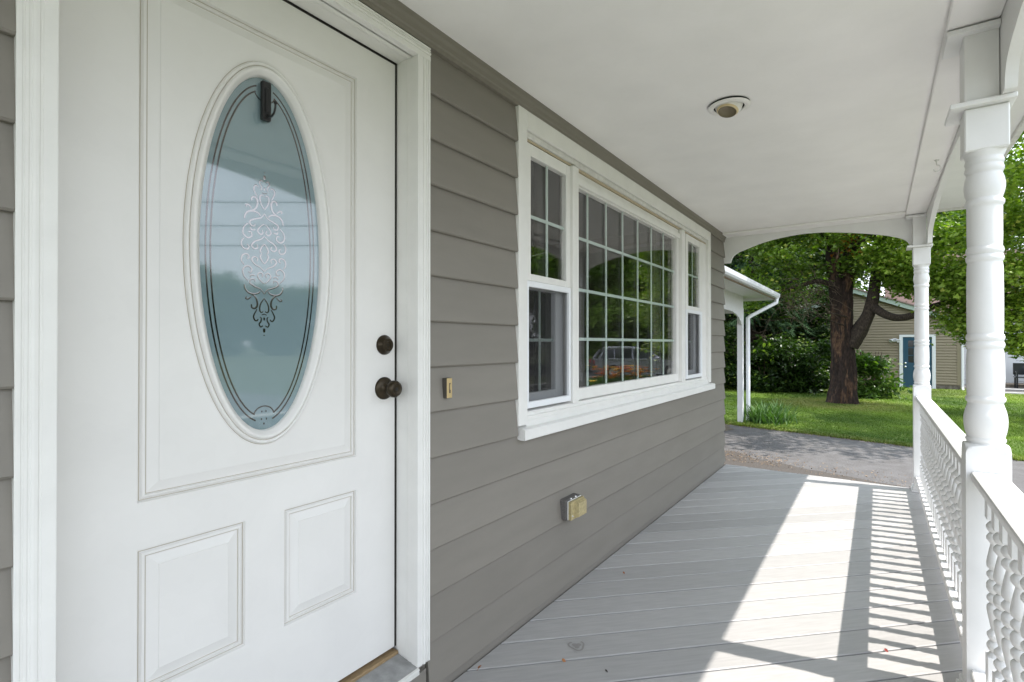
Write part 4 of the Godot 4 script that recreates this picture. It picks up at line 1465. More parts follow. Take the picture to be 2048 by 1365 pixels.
func neighbours() -> void:
	var GX := 24.7
	var zl := -3.95
	var zr := 2.46
	var zc := (zl + zr) / 2
	var ye := 2.02
	var slope := 0.41
	var g := thing("garage", Vector3(GX + 3, -0.5, zc), "tan sided gabled garage with teal door beyond the lawn", "garage")
	var w := MB.new()
	clap_wall(w, Vector3(GX, 0, zl), Z, -X, zr - zl, -0.28, ye + slope * (zr - zc), 0.104, 0.026, func(y: float) -> Vector2:
		var cut: float = maxf(0.0, (y - ye) / slope)
		return Vector2(cut, zr - zl - cut))
	put(g, "siding", w, M.tan)
	var bd := MB.new()
	bd.prism(PackedVector2Array([Vector2(zl, -0.29), Vector2(zr, -0.29), Vector2(zr, ye), Vector2(zc, ye + slope * (zr - zc)), Vector2(zl, ye)]), Vector3(GX + 0.003, 0, 0), Z, Y, X * 6.0)
	put(g, "wall", bd, M.tan)
	pb(g, "foundation", M.concrete, Vector3(GX - 0.01, -0.5, zl - 0.01), Vector3(GX + 6.0, -0.291, zr + 0.01), 0.01)
	pb(g, "corner_board", M.tan_trim, Vector3(GX - 0.03, -0.285, zr - 0.09), Vector3(GX + 0.06, ye, zr + 0.02), 0.004)
	for s in [-1.0, 1.0]:
		var rk := MB.new()
		var e: float = (zr - zc + 0.28) * s
		rk.prism(PackedVector2Array([Vector2(zc, ye + slope * (zr - zc) - 0.08), Vector2(zc, ye + slope * (zr - zc) + 0.09), Vector2(zc + e, ye - slope * 0.28 + 0.09), Vector2(zc + e, ye - slope * 0.28 - 0.08)]), Vector3(GX - 0.16, 0, 0), Z, Y, X * 0.05)
		put(g, "rake_board", rk, M.green_trim)
		var rf := MB.new()
		rf.prism(PackedVector2Array([Vector2(zc, ye + slope * (zr - zc) + 0.092), Vector2(zc, ye + slope * (zr - zc) + 0.14), Vector2(zc + e * 1.02, ye - slope * 0.30 + 0.14), Vector2(zc + e * 1.02, ye - slope * 0.30 + 0.092)]), Vector3(GX - 0.2, 0, 0), Z, Y, X * 6.4)
		put(g, "roof", rf, M.shingle)
	var ds := MB.new()
	ds.box(Vector3(GX - 0.07, -0.42, zr + 0.03), Vector3(GX, ye - 0.1, zr + 0.10), 0.008)
	ds.box(Vector3(GX - 0.22, -0.47, zr + 0.03), Vector3(GX, -0.40, zr + 0.10), 0.008)
	put(g, "downspout", ds, M.gutter)
	# door
	var d := part("door", Vector3(GX, -0.43, 1.2), g)
	pb(d, "panel", M.teal, Vector3(GX - 0.035, -0.41, 0.80), Vector3(GX - 0.017, 1.49, 1.66), 0.004)
	var fr := MB.new()
	fr.box(Vector3(GX - 0.055, -0.43, 0.69), Vector3(GX - 0.017, 1.58, 0.798), 0.004)
	fr.box(Vector3(GX - 0.055, -0.43, 1.662), Vector3(GX - 0.017, 1.58, 1.77), 0.004)
	fr.box(Vector3(GX - 0.0552, 1.4915, 0.7985), Vector3(GX - 0.017, 1.58, 1.6615), 0.004)
	fr.box(Vector3(GX - 0.09, -0.455, 0.69), Vector3(GX - 0.017, -0.4305, 1.77), 0.004)
	put(d, "frame", fr, M.vinyl)
	for i in 3:
		for j in 3:
			var z0 := 0.96 + 0.19 * i
			var y0 := 0.52 + 0.29 * j
			pb(d, "pane", M.dark_glass, Vector3(GX - 0.0375, y0, z0), Vector3(GX - 0.0355, y0 + 0.26, z0 + 0.165), 0.0)
	for y in [0.50, 0.36]:
		var k := MB.new()
		k.lathe([Vector2(0.03, 0), Vector2(0.03, 0.01), Vector2(0.02, 0.02), Vector2(0.035, 0.05), Vector2(0.0, 0.07)], Transform3D(Basis(Z, PI / 2), Vector3(GX - 0.035, y, 0.87)), 10)
		put(d, "door_knob", k, M.shiny)
	var la := part("flood_lamp", Vector3(GX, 1.38, 0.52), g)
	pb(la, "back_plate", M.clap_white, Vector3(GX - 0.05, 1.30, 0.48), Vector3(GX - 0.017, 1.44, 0.60), 0.01)
	for s in [-1.0, 1.0]:
		var hd := MB.new()
		hd.lathe([Vector2(0.03, 0), Vector2(0.05, 0.05), Vector2(0.07, 0.12), Vector2(0.06, 0.13), Vector2(0, 0.11)], Transform3D(Basis(Z, PI / 2 + 0.5) * Basis(X, 0.6 * s), Vector3(GX - 0.05, 1.39, 0.54 + 0.05 * s)), 12)
		put(la, "lamp_head", hd, M.clap_white)
	# white house behind
	var n := thing("white_house", Vector3(31, -0.5, 5), "white clapboard house with reddish roof behind the tan garage", "house")
	var nw := MB.new()
	clap_wall(nw, Vector3(29.0, 0, 0.6), Z, -X, 5.6, -0.3, 2.5, 0.12, 0.016)
	nw.box(Vector3(29.003, -0.5, 0.6), Vector3(37, 2.55, 6.2), 0)
	put(n, "wall", nw, M.clap_white)
	var nr := MB.new()   # courses of shingles facing the lawn
	var k2 := 0
	while k2 < 26:
		var t0 := k2 * 0.19
		var x0 := 28.5 + t0 * 0.80
		var y0 := 2.45 + t0 * 0.62
		nr.box(Vector3(x0, y0, 0.3), Vector3(x0 + 0.20, y0 + 0.14, 6.5), 0.004)
		k2 += 1
	put(n, "shingle_course", nr, M.shingle).set_meta("kind", "stuff")
	var ng := MB.new()
	ng.prism(PackedVector2Array([Vector2(28.5, 2.44), Vector2(33.0, 5.6), Vector2(37.5, 2.44)]), Vector3(0, 0, 0.35), X, Y, Z * 6.1)
	put(n, "roof", ng, M.shingle)
	pb(n, "door", M.clap_white, Vector3(28.93, -0.38, 4.10), Vector3(28.98, 1.50, 4.62), 0.01)
	pb(n, "window", M.dark_glass, Vector3(28.95, 0.75, 5.2), Vector3(28.98, 1.9, 5.95), 0.005)
	pb(n, "porch_step", M.concrete, Vector3(28.0, -0.5, 3.6), Vector3(28.98, -0.36, 7.0), 0.01)
	var bn := thing("bench", Vector3(27.6, -0.5, 4.75), "dark metal garden bench standing before the white house", "bench")
	pb(bn, "seat", M.dark_glass, Vector3(27.45, -0.08, 4.35), Vector3(27.9, -0.03, 5.75), 0.01)
	pb(bn, "backrest", M.dark_glass, Vector3(27.86, 0.02, 4.35), Vector3(27.92, 0.48, 5.75), 0.01)
	for z in [4.38, 5.68]:
		pb(bn, "leg", M.dark_glass, Vector3(27.46, -0.5, z), Vector3(27.52, 0.12, z + 0.05), 0.005)
		pb(bn, "leg", M.dark_glass, Vector3(27.84, -0.5, z), Vector3(27.90, 0.02, z + 0.05), 0.005)
		pb(bn, "armrest", M.dark_glass, Vector3(27.44, 0.125, z), Vector3(27.9, 0.155, z + 0.05), 0.005)

# ---------------------------------------------------------------- trees
func limb(mb: MB, pts: Array, r0: float, r1: float, f: FastNoiseLite, seg := 10) -> void:
	var w := smooth_line(pts, 6)
	var rad := []
	for i in w.size():
		rad.append(lerpf(r0, r1, pow(float(i) / (w.size() - 1), 0.8)))
	mb.tube(w, rad, seg, 0.35, f)

func bark_colors(mb: MB, f: FastNoiseLite) -> void:
	mb.col.resize(mb.v.size())
	for i in mb.v.size():
		var p := mb.v[i]
		var a := f.get_noise_3d(p.x * 2.6, p.y * 0.75, p.z * 2.6)
		var b := f.get_noise_3d(p.x * 7.0 + 5.0, p.y * 2.0, p.z * 7.0)
		var w := smoothstep(0.10, 0.28, a + b * 0.45)
		mb.col[i] = Color(0.062, 0.043, 0.032).lerp(Color(0.21, 0.135, 0.09), w).lerp(Color(0.03, 0.022, 0.018), smoothstep(0.1, 0.5, -b) * 0.7)

func V(x: float, y: float, z: float) -> Vector3:
	return Vector3(x, y, z)

func trees() -> void:
	var f := FastNoiseLite.new()
	f.seed = 9
	f.frequency = 1.1
	f.fractal_octaves = 4
	# the big maple
	var t := thing("maple_tree", V(17.6, -0.5, -0.8), "old maple with thick rough brown trunk on the lawn", "tree")
	var tr := MB.new()
	var path := smooth_line([V(17.6, -0.55, -0.80), V(17.6, -0.2, -0.80), V(17.6, 0.48, -0.80), V(17.6, 1.35, -0.82), V(17.6, 2.22, -0.83), V(17.62, 2.94, -0.76), V(17.65, 3.65, -0.62), V(17.7, 4.6, -0.58), V(17.8, 7.0, -0.4)], 14)
	var rad := []
	for q in path:
		var y: float = q.y + 0.5
		rad.append((0.272 + 0.125 * exp(-y * 2.2)) * (1.0 if y < 2.6 else lerpf(1.0, 0.70, clampf((y - 2.6) / 0.8, 0, 1))))
	tr.tube(path, rad, 96, 0.30, f)
	bark_colors(tr, f)
	put(t, "trunk", tr, M.bark)
	var br := MB.new()
	limb(br, [V(17.6, 2.0, -0.86), V(17.5, 3.1, -0.98), V(17.5, 3.98, -1.04), V(17.5, 4.63, -0.97), V(17.3, 6.5, -1.3)], 0.26, 0.10, f, 16)
	bark_colors(br, f)
	put(t, "limb", br, M.bark)
	var b2 := MB.new()
	limb(b2, [V(17.6, 1.2, -0.66), V(17.55, 1.6, -0.42), V(17.5, 2.12, -0.19), V(17.5, 2.75, -0.075), V(17.6, 3.45, 0.02), V(17.6, 4.41, 0.157), V(17.7, 6.5, 0.8)], 0.21, 0.10, f, 16)
	put(t, "limb", b2, M.bark_grey)
	for q in [[[V(17.45, 2.30, -0.14), V(17.2, 2.03, 0.17), V(17.2, 1.93, 0.49), V(17.2, 2.02, 0.86), V(17.2, 2.22, 1.22), V(17.2, 2.37, 1.81), V(17.1, 2.42, 2.9), V(16.9, 2.6, 3.8)], 0.11, 0.045],
		[[V(17.55, 2.95, -0.04), V(17.3, 3.29, 0.39), V(17.2, 3.48, 0.81), V(17.0, 3.9, 2.0), V(16.9, 4.2, 3.4)], 0.085, 0.03],
		[[V(17.4, 2.9, -0.94), V(17.1, 3.04, -1.45), V(17.0, 2.83, -2.22), V(17.0, 2.95, -2.9)], 0.085, 0.03],
		[[V(17.4, 3.5, -0.99), V(17.1, 3.44, -1.58), V(17.0, 3.1, -1.96), V(16.9, 2.9, -2.4)], 0.06, 0.02],
		[[V(17.2, 4.12, -0.93), V(16.9, 3.97, -0.61), V(16.9, 4.06, -0.21), V(16.9, 4.23, 0.06), V(16.8, 4.5, 0.8)], 0.07, 0.03],
		[[V(17.4, 4.2, -1.0), V(16.5, 4.9, -1.8), V(15.0, 5.6, -2.4), V(13.5, 6.0, -2.6)], 0.10, 0.03],
		[[V(17.5, 4.4, 0.1), V(16.0, 5.2, 1.2), V(14.0, 5.9, 2.2), V(12.0, 6.3, 3.0)], 0.11, 0.03],
		[[V(17.3, 2.0, -0.7), V(16.9, 2.1, -1.2), V(16.8, 1.85, -1.6)], 0.025, 0.008],
		[[V(17.3, 1.75, -0.75), V(17.0, 2.0, -1.3), V(16.8, 2.3, -1.75)], 0.018, 0.006]]:
		var m := MB.new()
		limb(m, q[0], q[1], q[2], f, 9)
		put(t, "branch", m, M.bark_grey)
	var dt := MB.new()
	var rd := RandomNumberGenerator.new()
	rd.seed = 12
	for i in 170:
		var o := V(16.9 + rd.randfn() * 0.25, 2.75 + rd.randfn() * 0.32, -1.75 + rd.randfn() * 0.45)
		var e := o + V(rd.randfn() * 0.2, rd.randfn() * 0.18 - 0.22, rd.randfn() * 0.3)
		dt.tube([o, o.lerp(e, 0.5) + V(0, 0.03, 0.02), e], [0.007, 0.005, 0.003], 4)
	put(t, "dead_twigs", dt, M.twig).set_meta("kind", "stuff")
	var maple := leaf_mesh(0, M.leaf)
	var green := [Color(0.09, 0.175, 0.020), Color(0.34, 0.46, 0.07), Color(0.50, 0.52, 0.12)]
	var cl := [
		# right side, hanging over the lawn
		[V(16.6, 3.3, 2.2), V(1.6, 0.9, 1.2), 4200], [V(16.2, 4.4, 2.6), V(1.8, 0.9, 1.4), 3800], [V(15.6, 5.4, 2.6), V(2.0, 0.9, 1.6), 2600],
		[V(16.8, 2.35, 2.0), V(1.0, 0.55, 0.8), 2200], [V(16.9, 1.75, 2.1), V(0.9, 0.45, 0.65), 1500], [V(17.0, 1.35, 3.0), V(0.6, 0.35, 0.45), 650], [V(17.3, 3.0, 1.5), V(0.7, 0.4, 0.6), 1300], [V(16.7, 1.15, 2.75), V(0.45, 0.25, 0.22), 320], [V(17.4, 2.75, 1.0), V(0.6, 0.25, 0.5), 650], [V(17.0, 2.2, 1.75), V(0.6, 0.35, 0.35), 700], [V(16.6, 2.6, 3.0), V(1.0, 0.8, 0.7), 2200], [V(16.9, 1.9, 2.9), V(0.7, 0.5, 0.5), 900],
		[V(17.0, 1.55, 2.75), V(0.6, 0.4, 0.35), 500],
		[V(16.8, 3.2, 0.9), V(1.2, 0.45, 0.8), 2000], [V(17.0, 3.75, 0.5), V(1.4, 0.6, 1.0), 3000], [V(17.2, 2.95, 0.75), V(0.7, 0.22, 0.6), 1000], [V(17.3, 2.78, 1.25), V(0.5, 0.25, 0.45), 650],
		# high crown, mostly hidden by the porch roof, shading lawn and drive
		[V(14.5, 6.6, -1.5), V(2.4, 1.0, 2.2), 1700], [V(12.6, 6.3, 1.9), V(2.0, 0.7, 2.0), 3200], [V(11.6, 6.9, 3.3), V(1.9, 0.6, 1.7), 2600], [V(11.2, 6.6, 0.9), V(1.5, 0.5, 1.5), 2300], [V(16.5, 8.5, -1.5), V(3.2, 1.6, 2.5), 2600], [V(13.8, 6.2, 3.4), V(1.9, 0.5, 1.7), 4600], [V(14.6, 6.9, 5.6), V(2.0, 0.6, 1.6), 2800], [V(18.5, 6.5, -3.0), V(2.5, 1.5, 2.2), 3000], [V(19.8, 6.0, 1.5), V(1.8, 1.0, 1.5), 1500], [V(19.0, 4.8, 0.8), V(1.4, 0.8, 1.4), 1600]]
	var cl2 := [
		# over and left of the trunk
		[V(16.9, 4.6, -1.0), V(1.6, 0.7, 1.2), 2600], [V(16.6, 4.7, 0.6), V(1.6, 0.7, 1.2), 3200], [V(17.0, 3.35, -0.35), V(0.4, 0.28, 0.45), 520], [V(17.2, 3.1, -0.05), V(0.3, 0.15, 0.4), 220],
		[V(17.0, 3.9, -2.3), V(1.4, 0.8, 1.1), 3000], [V(17.3, 2.9, -2.9), V(1.2, 0.7, 0.9), 1800], [V(16.4, 5.0, -2.8), V(1.8, 0.9, 1.5), 3600]]
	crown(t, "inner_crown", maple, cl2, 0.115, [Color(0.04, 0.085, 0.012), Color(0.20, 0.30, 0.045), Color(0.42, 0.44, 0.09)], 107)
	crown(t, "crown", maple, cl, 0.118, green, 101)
	# a few turned leaves
	crown(t, "turned_leaves", maple, [[V(16.8, 3.95, -0.75), V(0.25, 0.25, 0.35), 60], [V(16.8, 3.75, -0.2), V(0.3, 0.25, 0.4), 50], [V(16.8, 4.3, 0.1), V(0.3, 0.2, 0.4), 60]], 0.12, [Color(0.40, 0.26, 0.03), Color(0.42, 0.13, 0.02)], 103, 0.55, 8, 0.12)
	# hedge trees and shrubs behind, left of the maple
	var oval := spray_mesh(1, 7, 0.11, 0.15, 41)
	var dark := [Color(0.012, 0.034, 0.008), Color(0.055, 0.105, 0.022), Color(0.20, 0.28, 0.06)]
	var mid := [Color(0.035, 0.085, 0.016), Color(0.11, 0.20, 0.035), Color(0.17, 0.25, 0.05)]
	var shr := [
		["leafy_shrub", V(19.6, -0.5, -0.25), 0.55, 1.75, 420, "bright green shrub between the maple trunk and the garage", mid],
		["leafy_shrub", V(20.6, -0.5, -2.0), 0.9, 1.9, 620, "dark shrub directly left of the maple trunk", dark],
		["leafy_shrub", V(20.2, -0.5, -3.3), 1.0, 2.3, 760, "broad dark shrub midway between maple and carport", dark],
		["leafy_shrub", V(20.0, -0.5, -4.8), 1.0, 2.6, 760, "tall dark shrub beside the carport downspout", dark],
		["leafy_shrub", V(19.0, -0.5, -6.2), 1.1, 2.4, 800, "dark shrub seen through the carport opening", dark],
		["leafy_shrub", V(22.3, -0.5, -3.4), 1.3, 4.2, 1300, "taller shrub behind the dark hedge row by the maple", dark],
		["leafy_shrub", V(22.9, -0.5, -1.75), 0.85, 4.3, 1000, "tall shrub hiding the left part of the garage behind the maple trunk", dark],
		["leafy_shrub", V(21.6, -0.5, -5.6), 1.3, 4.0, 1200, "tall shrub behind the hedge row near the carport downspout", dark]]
	for q in shr:
		var s := thing(q[0], q[1], q[5], "shrub", "shrubs behind the lawn")
		var st := MB.new()
		var rr := RandomNumberGenerator.new()
		rr.seed = int(q[1].z * 100) + 999
		for i in 6:
			var a := rr.randf() * TAU
			limb(st, [q[1], q[1] + V(cos(a) * 0.2, q[3] * 0.4, sin(a) * 0.2), q[1] + V(cos(a) * q[2] * 0.7, q[3] * 0.85, sin(a) * q[2] * 0.7)], 0.03, 0.008, f, 6)
		put(s, "stem", st, M.twig)
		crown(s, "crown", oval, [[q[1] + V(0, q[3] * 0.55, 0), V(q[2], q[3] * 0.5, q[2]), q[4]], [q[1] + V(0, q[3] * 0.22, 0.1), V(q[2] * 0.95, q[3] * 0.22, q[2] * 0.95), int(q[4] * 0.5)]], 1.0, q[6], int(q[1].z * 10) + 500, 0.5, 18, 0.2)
	# woodland trees behind
	var tl := [
		[V(24.0, -0.5, -6.5), 8.5, 2.6, "broadleaf tree standing behind the carport gutter", dark, 0.16],
		[V(27.5, -0.5, -5.2), 9.5, 2.9, "tree behind the left side of the tan garage", mid, 0.17],
		[V(23.0, -0.5, -9.6), 8.5, 2.7, "tree at the left edge of the wood, behind the carport", mid, 0.16],
		[V(30.0, -0.5, -9.5), 11.0, 3.4, "tall tree deep in the wood behind the shrubs", dark, 0.2],
		[V(35.0, -0.5, -3.5), 12.0, 3.6, "tall tree rising behind the garage roof", mid, 0.2],
		[V(36.0, -0.5, -14.0), 12.0, 3.8, "farthest dark tree of the wood on the left", dark, 0.2],
		[V(42.0, -0.5, 4.0), 12.0, 4.0, "tree behind the white house roof", mid, 0.2],
		[V(42.0, -0.5, -8.0), 13.0, 4.2, "big rounded tree closing the gap behind the maple", mid, 0.22]]
	var spray := spray_mesh(1, 8, 0.22, 0.24, 43)
	for q in tl:
		tree(q[0], q[1], q[2], q[3], q[4], f, spray, "trees of the wood beyond the lawn")
	spruce(V(21.3, -0.5, -3.9), 9.0, f)
	# second street-side tree, out of frame, that shades the drive and shows in the window glass
	
func tree(at: Vector3, high: float, wide: float, label: String, tint: Array, f: FastNoiseLite, spray: Mesh, group: String, dense := 1.0, low := 0.22) -> Node3D:
	var s := thing("broadleaf_tree", at, label, "tree", group)
	var rr := RandomNumberGenerator.new()
	rr.seed = int(absf(at.x * 31 + at.z * 17)) + 5
	var m := MB.new()
	limb(m, [at - Y * 0.1, at + V(rr.randfn() * 0.15, high * 0.3, rr.randfn() * 0.15), at + V(rr.randfn() * 0.3, high * 0.65, rr.randfn() * 0.3), at + V(rr.randfn() * 0.3, high * 0.92, rr.randfn() * 0.3)], 0.035 * high * 0.7, 0.03, f, 12)
	for i in 7:
		var a := rr.randf() * TAU
		var y := high * rr.randf_range(0.28, 0.7)
		limb(m, [at + V(0, y, 0), at + V(cos(a) * wide * 0.4, y + high * 0.08, sin(a) * wide * 0.4), at + V(cos(a) * wide * 0.8, y + high * 0.15, sin(a) * wide * 0.8)], 0.06, 0.02, f, 7)
	put(s, "trunk", m, M.bark_grey)
	var cl := []
	var k := 15
	for i in k:
		var y := high * lerpf(low, 0.93, (i + 0.5) / k)
		var ww := wide * (0.55 + 0.45 * sin(PI * clampf((y / high - low * 0.6) / (1.05 - low * 0.6), 0, 1)))
		for j in 2:
			var a := rr.randf() * TAU
			var d := ww * rr.randf_range(0.15, 0.75)
			var rad := ww * rr.randf_range(0.32, 0.55)
			cl.append([at + V(cos(a) * d, y, sin(a) * d), V(rad, rad * 0.7, rad), int(rad * rad * 95 * dense) + 30])
	crown(s, "crown", spray, cl, 1.0, tint, rr.randi() % 10000, 0.5, 9, 0.34)
	return s

func spruce(at: Vector3, high: float, f: FastNoiseLite) -> void:
	var s := thing("spruce_tree", at, "dark spruce with dead brown lower twigs left of the maple", "tree")
	var m := MB.new()
	limb(m, [at, at + V(0.05, high * 0.5, 0), at + V(0, high, 0)], 0.19, 0.03, f, 12)
	put(s, "trunk", m, M.bark_grey)
	var rr := RandomNumberGenerator.new()
	rr.seed = 61
	var needles := MB.new()
	for i in 26:
		var a := rr.randf() * TAU
		var o := V(0, 0, i / 26.0 * 0.6)
		var dr := V(cos(a) * 0.12, sin(a) * 0.05 - 0.02, 0.12)
		var sd := dr.cross(Y).normalized() * 0.012
		needles.tri(o - sd, o + sd, o + dr)
	var nm := needles.mesh()
	nm.surface_set_material(0, M.needle)
	var tw := MB.new()
	var xf := []
	var cols := PackedColorArray()
	for i in 80:
		var y := high * (0.16 + 0.8 * i / 80.0)
		var len := lerpf(2.4, 0.3, i / 80.0)
		var a := i * 2.4
		var d := V(cos(a), -0.12, sin(a))
		tw.tube([at + V(0, y, 0), at + V(0, y, 0) + d * len * 0.5, at + V(0, y, 0) + d * len + Y * 0.1 * len], [0.025, 0.015, 0.005], 5)
		if y < 2.4 and cos(a) < 0.2:
			for j in 12:
				var q := at + V(0, y, 0) + d * len * rr.randf_range(0.3, 1.0)
				tw.tube([q, q + V(rr.randfn(), rr.randfn() - 0.5, rr.randfn()) * 0.22], [0.006, 0.003], 4)
			continue
		for j in 34:
			var q := at + V(0, y, 0) + d * len * sqrt(rr.randf_range(0.05, 1.0)) + V(rr.randfn(), rr.randfn() * 0.5, rr.randfn()) * 0.12
			xf.append(Transform3D(Basis.from_euler(V(rr.randfn() * 0.4 + 0.3, atan2(d.x, d.z) + rr.randfn() * 0.7, 0)).scaled(Vector3.ONE * rr.randf_range(0.6, 1.2)), q))
			cols.append(Color(0.020, 0.045, 0.022).lerp(Color(0.055, 0.095, 0.045), rr.randf()))
	put(s, "twigs", tw, M.twig)
	stuff(s, "needles", nm, xf, cols)

# ---------------------------------------------------------------- small things
func small_things() -> void:
	# eyeball lamp
	var l := thing("ceiling_light", V(2.492, 2.335, -0.552), "white recessed eyeball lamp in the porch ceiling, aged yellow inside", "ceiling light")
	var c := V(2.492, 2.335, -0.552)
	var fl := MB.new()
	fl.lathe([Vector2(0.066, -0.0005), Vector2(0.066, -0.006), Vector2(0.069, -0.008), Vector2(0.088, -0.0045), Vector2(0.0915, -0.001), Vector2(0.0905, 0.0)], Transform3D(Basis(X, PI), V(c.x, c.y - 0.009, c.z)) * Transform3D(Basis(X, PI), Vector3.ZERO), 48)
	put(l, "flange", fl, M.lamp_white)
	var gap := MB.new()
	gap.lathe([Vector2(0.0, 0.0), Vector2(0.0885, 0.0)], Transform3D(Basis(), V(c.x, c.y - 0.0022, c.z)), 40)
	put(l, "shadow_gap", gap, M.dark)
	var tilt := Basis(Z, -0.30) * Basis(X, PI + 0.10)
	var eye := MB.new()
	var R := 0.061
	var prof := []
	for i in 9:
		var a := lerpf(-0.35, 0.86, i / 8.0)
		prof.append(Vector2(cos(a) * R, sin(a) * R))
	eye.lathe(prof, Transform3D(tilt, V(c.x, c.y + 0.007, c.z)), 40)
	put(l, "eyeball", eye, M.lamp_white)
	var rim := MB.new()
	rim.lathe([Vector2(cos(0.86) * R, sin(0.86) * R), Vector2(0.0385, 0.0480), Vector2(0.0365, 0.042), Vector2(0.024, 0.030), Vector2(0.0, 0.026)], Transform3D(tilt, V(c.x, c.y + 0.007, c.z)), 36)
	put(l, "aperture", rim, M.lamp_in)
	var band := MB.new()
	band.lathe([Vector2(cos(0.70) * R + 0.0006, sin(0.70) * R), Vector2(cos(0.78) * R + 0.0006, sin(0.78) * R), Vector2(cos(0.86) * R + 0.0006, sin(0.86) * R + 0.0003)], Transform3D(tilt, V(c.x, c.y + 0.007, c.z)), 36)
	put(l, "aged_band", band, M.lamp_aged)
	# hook in the beam strip
	var hk := thing("ceiling_hook", V(3.89, 2.315, 0.288), "small white plant hook screwed into the porch beam strip", "hook")
	var h := MB.new()
	h.lathe([Vector2(0.0, -0.008), Vector2(0.010, -0.007), Vector2(0.012, 0.0)], Transform3D(Basis(), V(3.89, 2.3148, 0.288)), 16)
	put(hk, "rosette", h, M.old_white)
	var hw := MB.new()
	var pts := [V(3.89, 2.31, 0.288), V(3.89, 2.285, 0.288)]
	for i in 9:
		var a := PI * 0.5 - PI * 1.45 * i / 8.0
		pts.append(V(3.89, 2.265 + 0.020 * sin(a), 0.288 + 0.016 * cos(a)))
	var rad := []
	for q in pts:
		rad.append(0.0028)
	hw.tube(pts, rad, 7)
	put(hk, "wire", hw, M.old_white)
	# wreath hook on the door glass
	var wh := thing("wreath_hook", V(0.75, 1.85, DZ), "black plastic wreath hook stuck at the top of the oval glass", "hook")
	pb(wh, "plate", M.black_metal, V(0.7390, 1.850, DZ - 0.004), V(0.7640, 1.9570, DZ + 0.010), 0.002)
	pb(wh, "rib", M.black_metal, V(0.7460, 1.872, DZ + 0.0101), V(0.7560, 1.938, DZ + 0.014), 0.0015)
	var jh := MB.new()
	var jp := smooth_line([V(0.752, 1.866, DZ + 0.008), V(0.752, 1.858, DZ + 0.018), V(0.752, 1.855, DZ + 0.030), V(0.752, 1.861, DZ + 0.043), V(0.752, 1.874, DZ + 0.050), V(0.752, 1.884, DZ + 0.051)], 4)
	var jr := []
	for q in jp:
		jr.append(0.0028)
	jh.tube(jp, jr, 8)
	jh.lathe([Vector2(0, -0.005), Vector2(0.0045, -0.0025), Vector2(0.0045, 0.0025), Vector2(0, 0.005)], Transform3D(Basis(), V(0.752, 1.887, DZ + 0.051)), 10)
	put(wh, "hook", jh, M.black_metal)
	# fallen leaves on the boards
	var fl2 := leaf_mesh(1, M.dry_leaf)
	var lf := [
		[V(1.53, 0.006, -1.235), 0.030, Color(0.34, 0.14, 0.05), "orange leaf scrap against the wall foot nearest the door"],
		[V(1.745, 0.006, -1.005), 0.026, Color(0.36, 0.16, 0.06), "orange leaf scrap on a board joint in the shade"],
		[V(2.60, 0.006, -1.12), 0.020, Color(0.33, 0.13, 0.05), "reddish leaf scrap below the outlet cover"],
		[V(2.56, 0.006, 0.02), 0.024, Color(0.24, 0.03, 0.02), "red leaf scrap in the striped railing shadow"],
		[V(2.22, 0.006, 0.04), 0.024, Color(0.20, 0.03, 0.02), "dark red leaf scrap near the post foot"],
		[V(1.78, 0.006, -0.84), 0.016, Color(0.05, 0.045, 0.04), "dark crumb lying in the middle of the shaded boards"],
		[V(2.86, 0.006, -0.52), 0.014, Color(0.10, 0.05, 0.03), "brown crumb at the edge of the sunlit boards"]]
	for q in lf:
		var mi := MeshInstance3D.new()
		mi.name = numbered(self, "fallen_leaf")
		var me: ArrayMesh = fl2.duplicate()
		var mm := mat(q[2], 0.8)
		me.surface_set_material(0, mm)
		mi.mesh = me
		mi.transform = Transform3D(Basis.from_euler(V(0.25, q[0].x * 7.0, 0.3)).scaled(Vector3.ONE * q[1]), q[0])
		add_child(mi, true)
		tag(mi, q[3], "leaf", "leaf scraps on the porch floor")
	# service cables beyond the right edge
	for q in [[5.934, -0.1292, "upper pale service cable crossing the treetops at right"], [5.321, -0.1019, "lower pale service cable crossing the treetops at right"]]:
		var w := MB.new()
		var p2 := []
		var r2 := []
		for i in 9:
			var z := lerpf(-14.0, 9.5, i / 8.0)
			p2.append(V(16.0, q[0] + q[1] * z, z))
			r2.append(0.010)
		w.tube(p2, r2, 6)
		var o := put(self, "service_cable", w, M.cable)
		tag(o, q[2], "cable", "pale service cables")

# ---------------------------------------------------------------- what the panes mirror
func wheel(car: Node3D, xf: Transform3D) -> void:
	var p := part("wheel", Vector3.ZERO, car)
	p.position = Vector3.ZERO
	var t := MB.new()
	t.lathe([Vector2(0.22, -0.10), Vector2(0.31, -0.11), Vector2(0.345, -0.08), Vector2(0.345, 0.08), Vector2(0.31, 0.11), Vector2(0.22, 0.10)], xf, 26)
	put_local(p, "tyre", t, M.tyre)
	var r := MB.new()
	r.lathe([Vector2(0.0, -0.07), Vector2(0.22, -0.10), Vector2(0.22, 0.10), Vector2(0.19, 0.085), Vector2(0.06, 0.07), Vector2(0.0, 0.08)], xf, 10)
	put_local(p, "rim", r, M.rim)

func put_local(parent: Node, called: String, mb: MB, m: Material) -> MeshInstance3D:
	var o := MeshInstance3D.new()
	o.name = numbered(parent, called)
	o.mesh = mb.mesh()
	o.mesh.surface_set_material(0, m)
	parent.add_child(o, true)
	return o

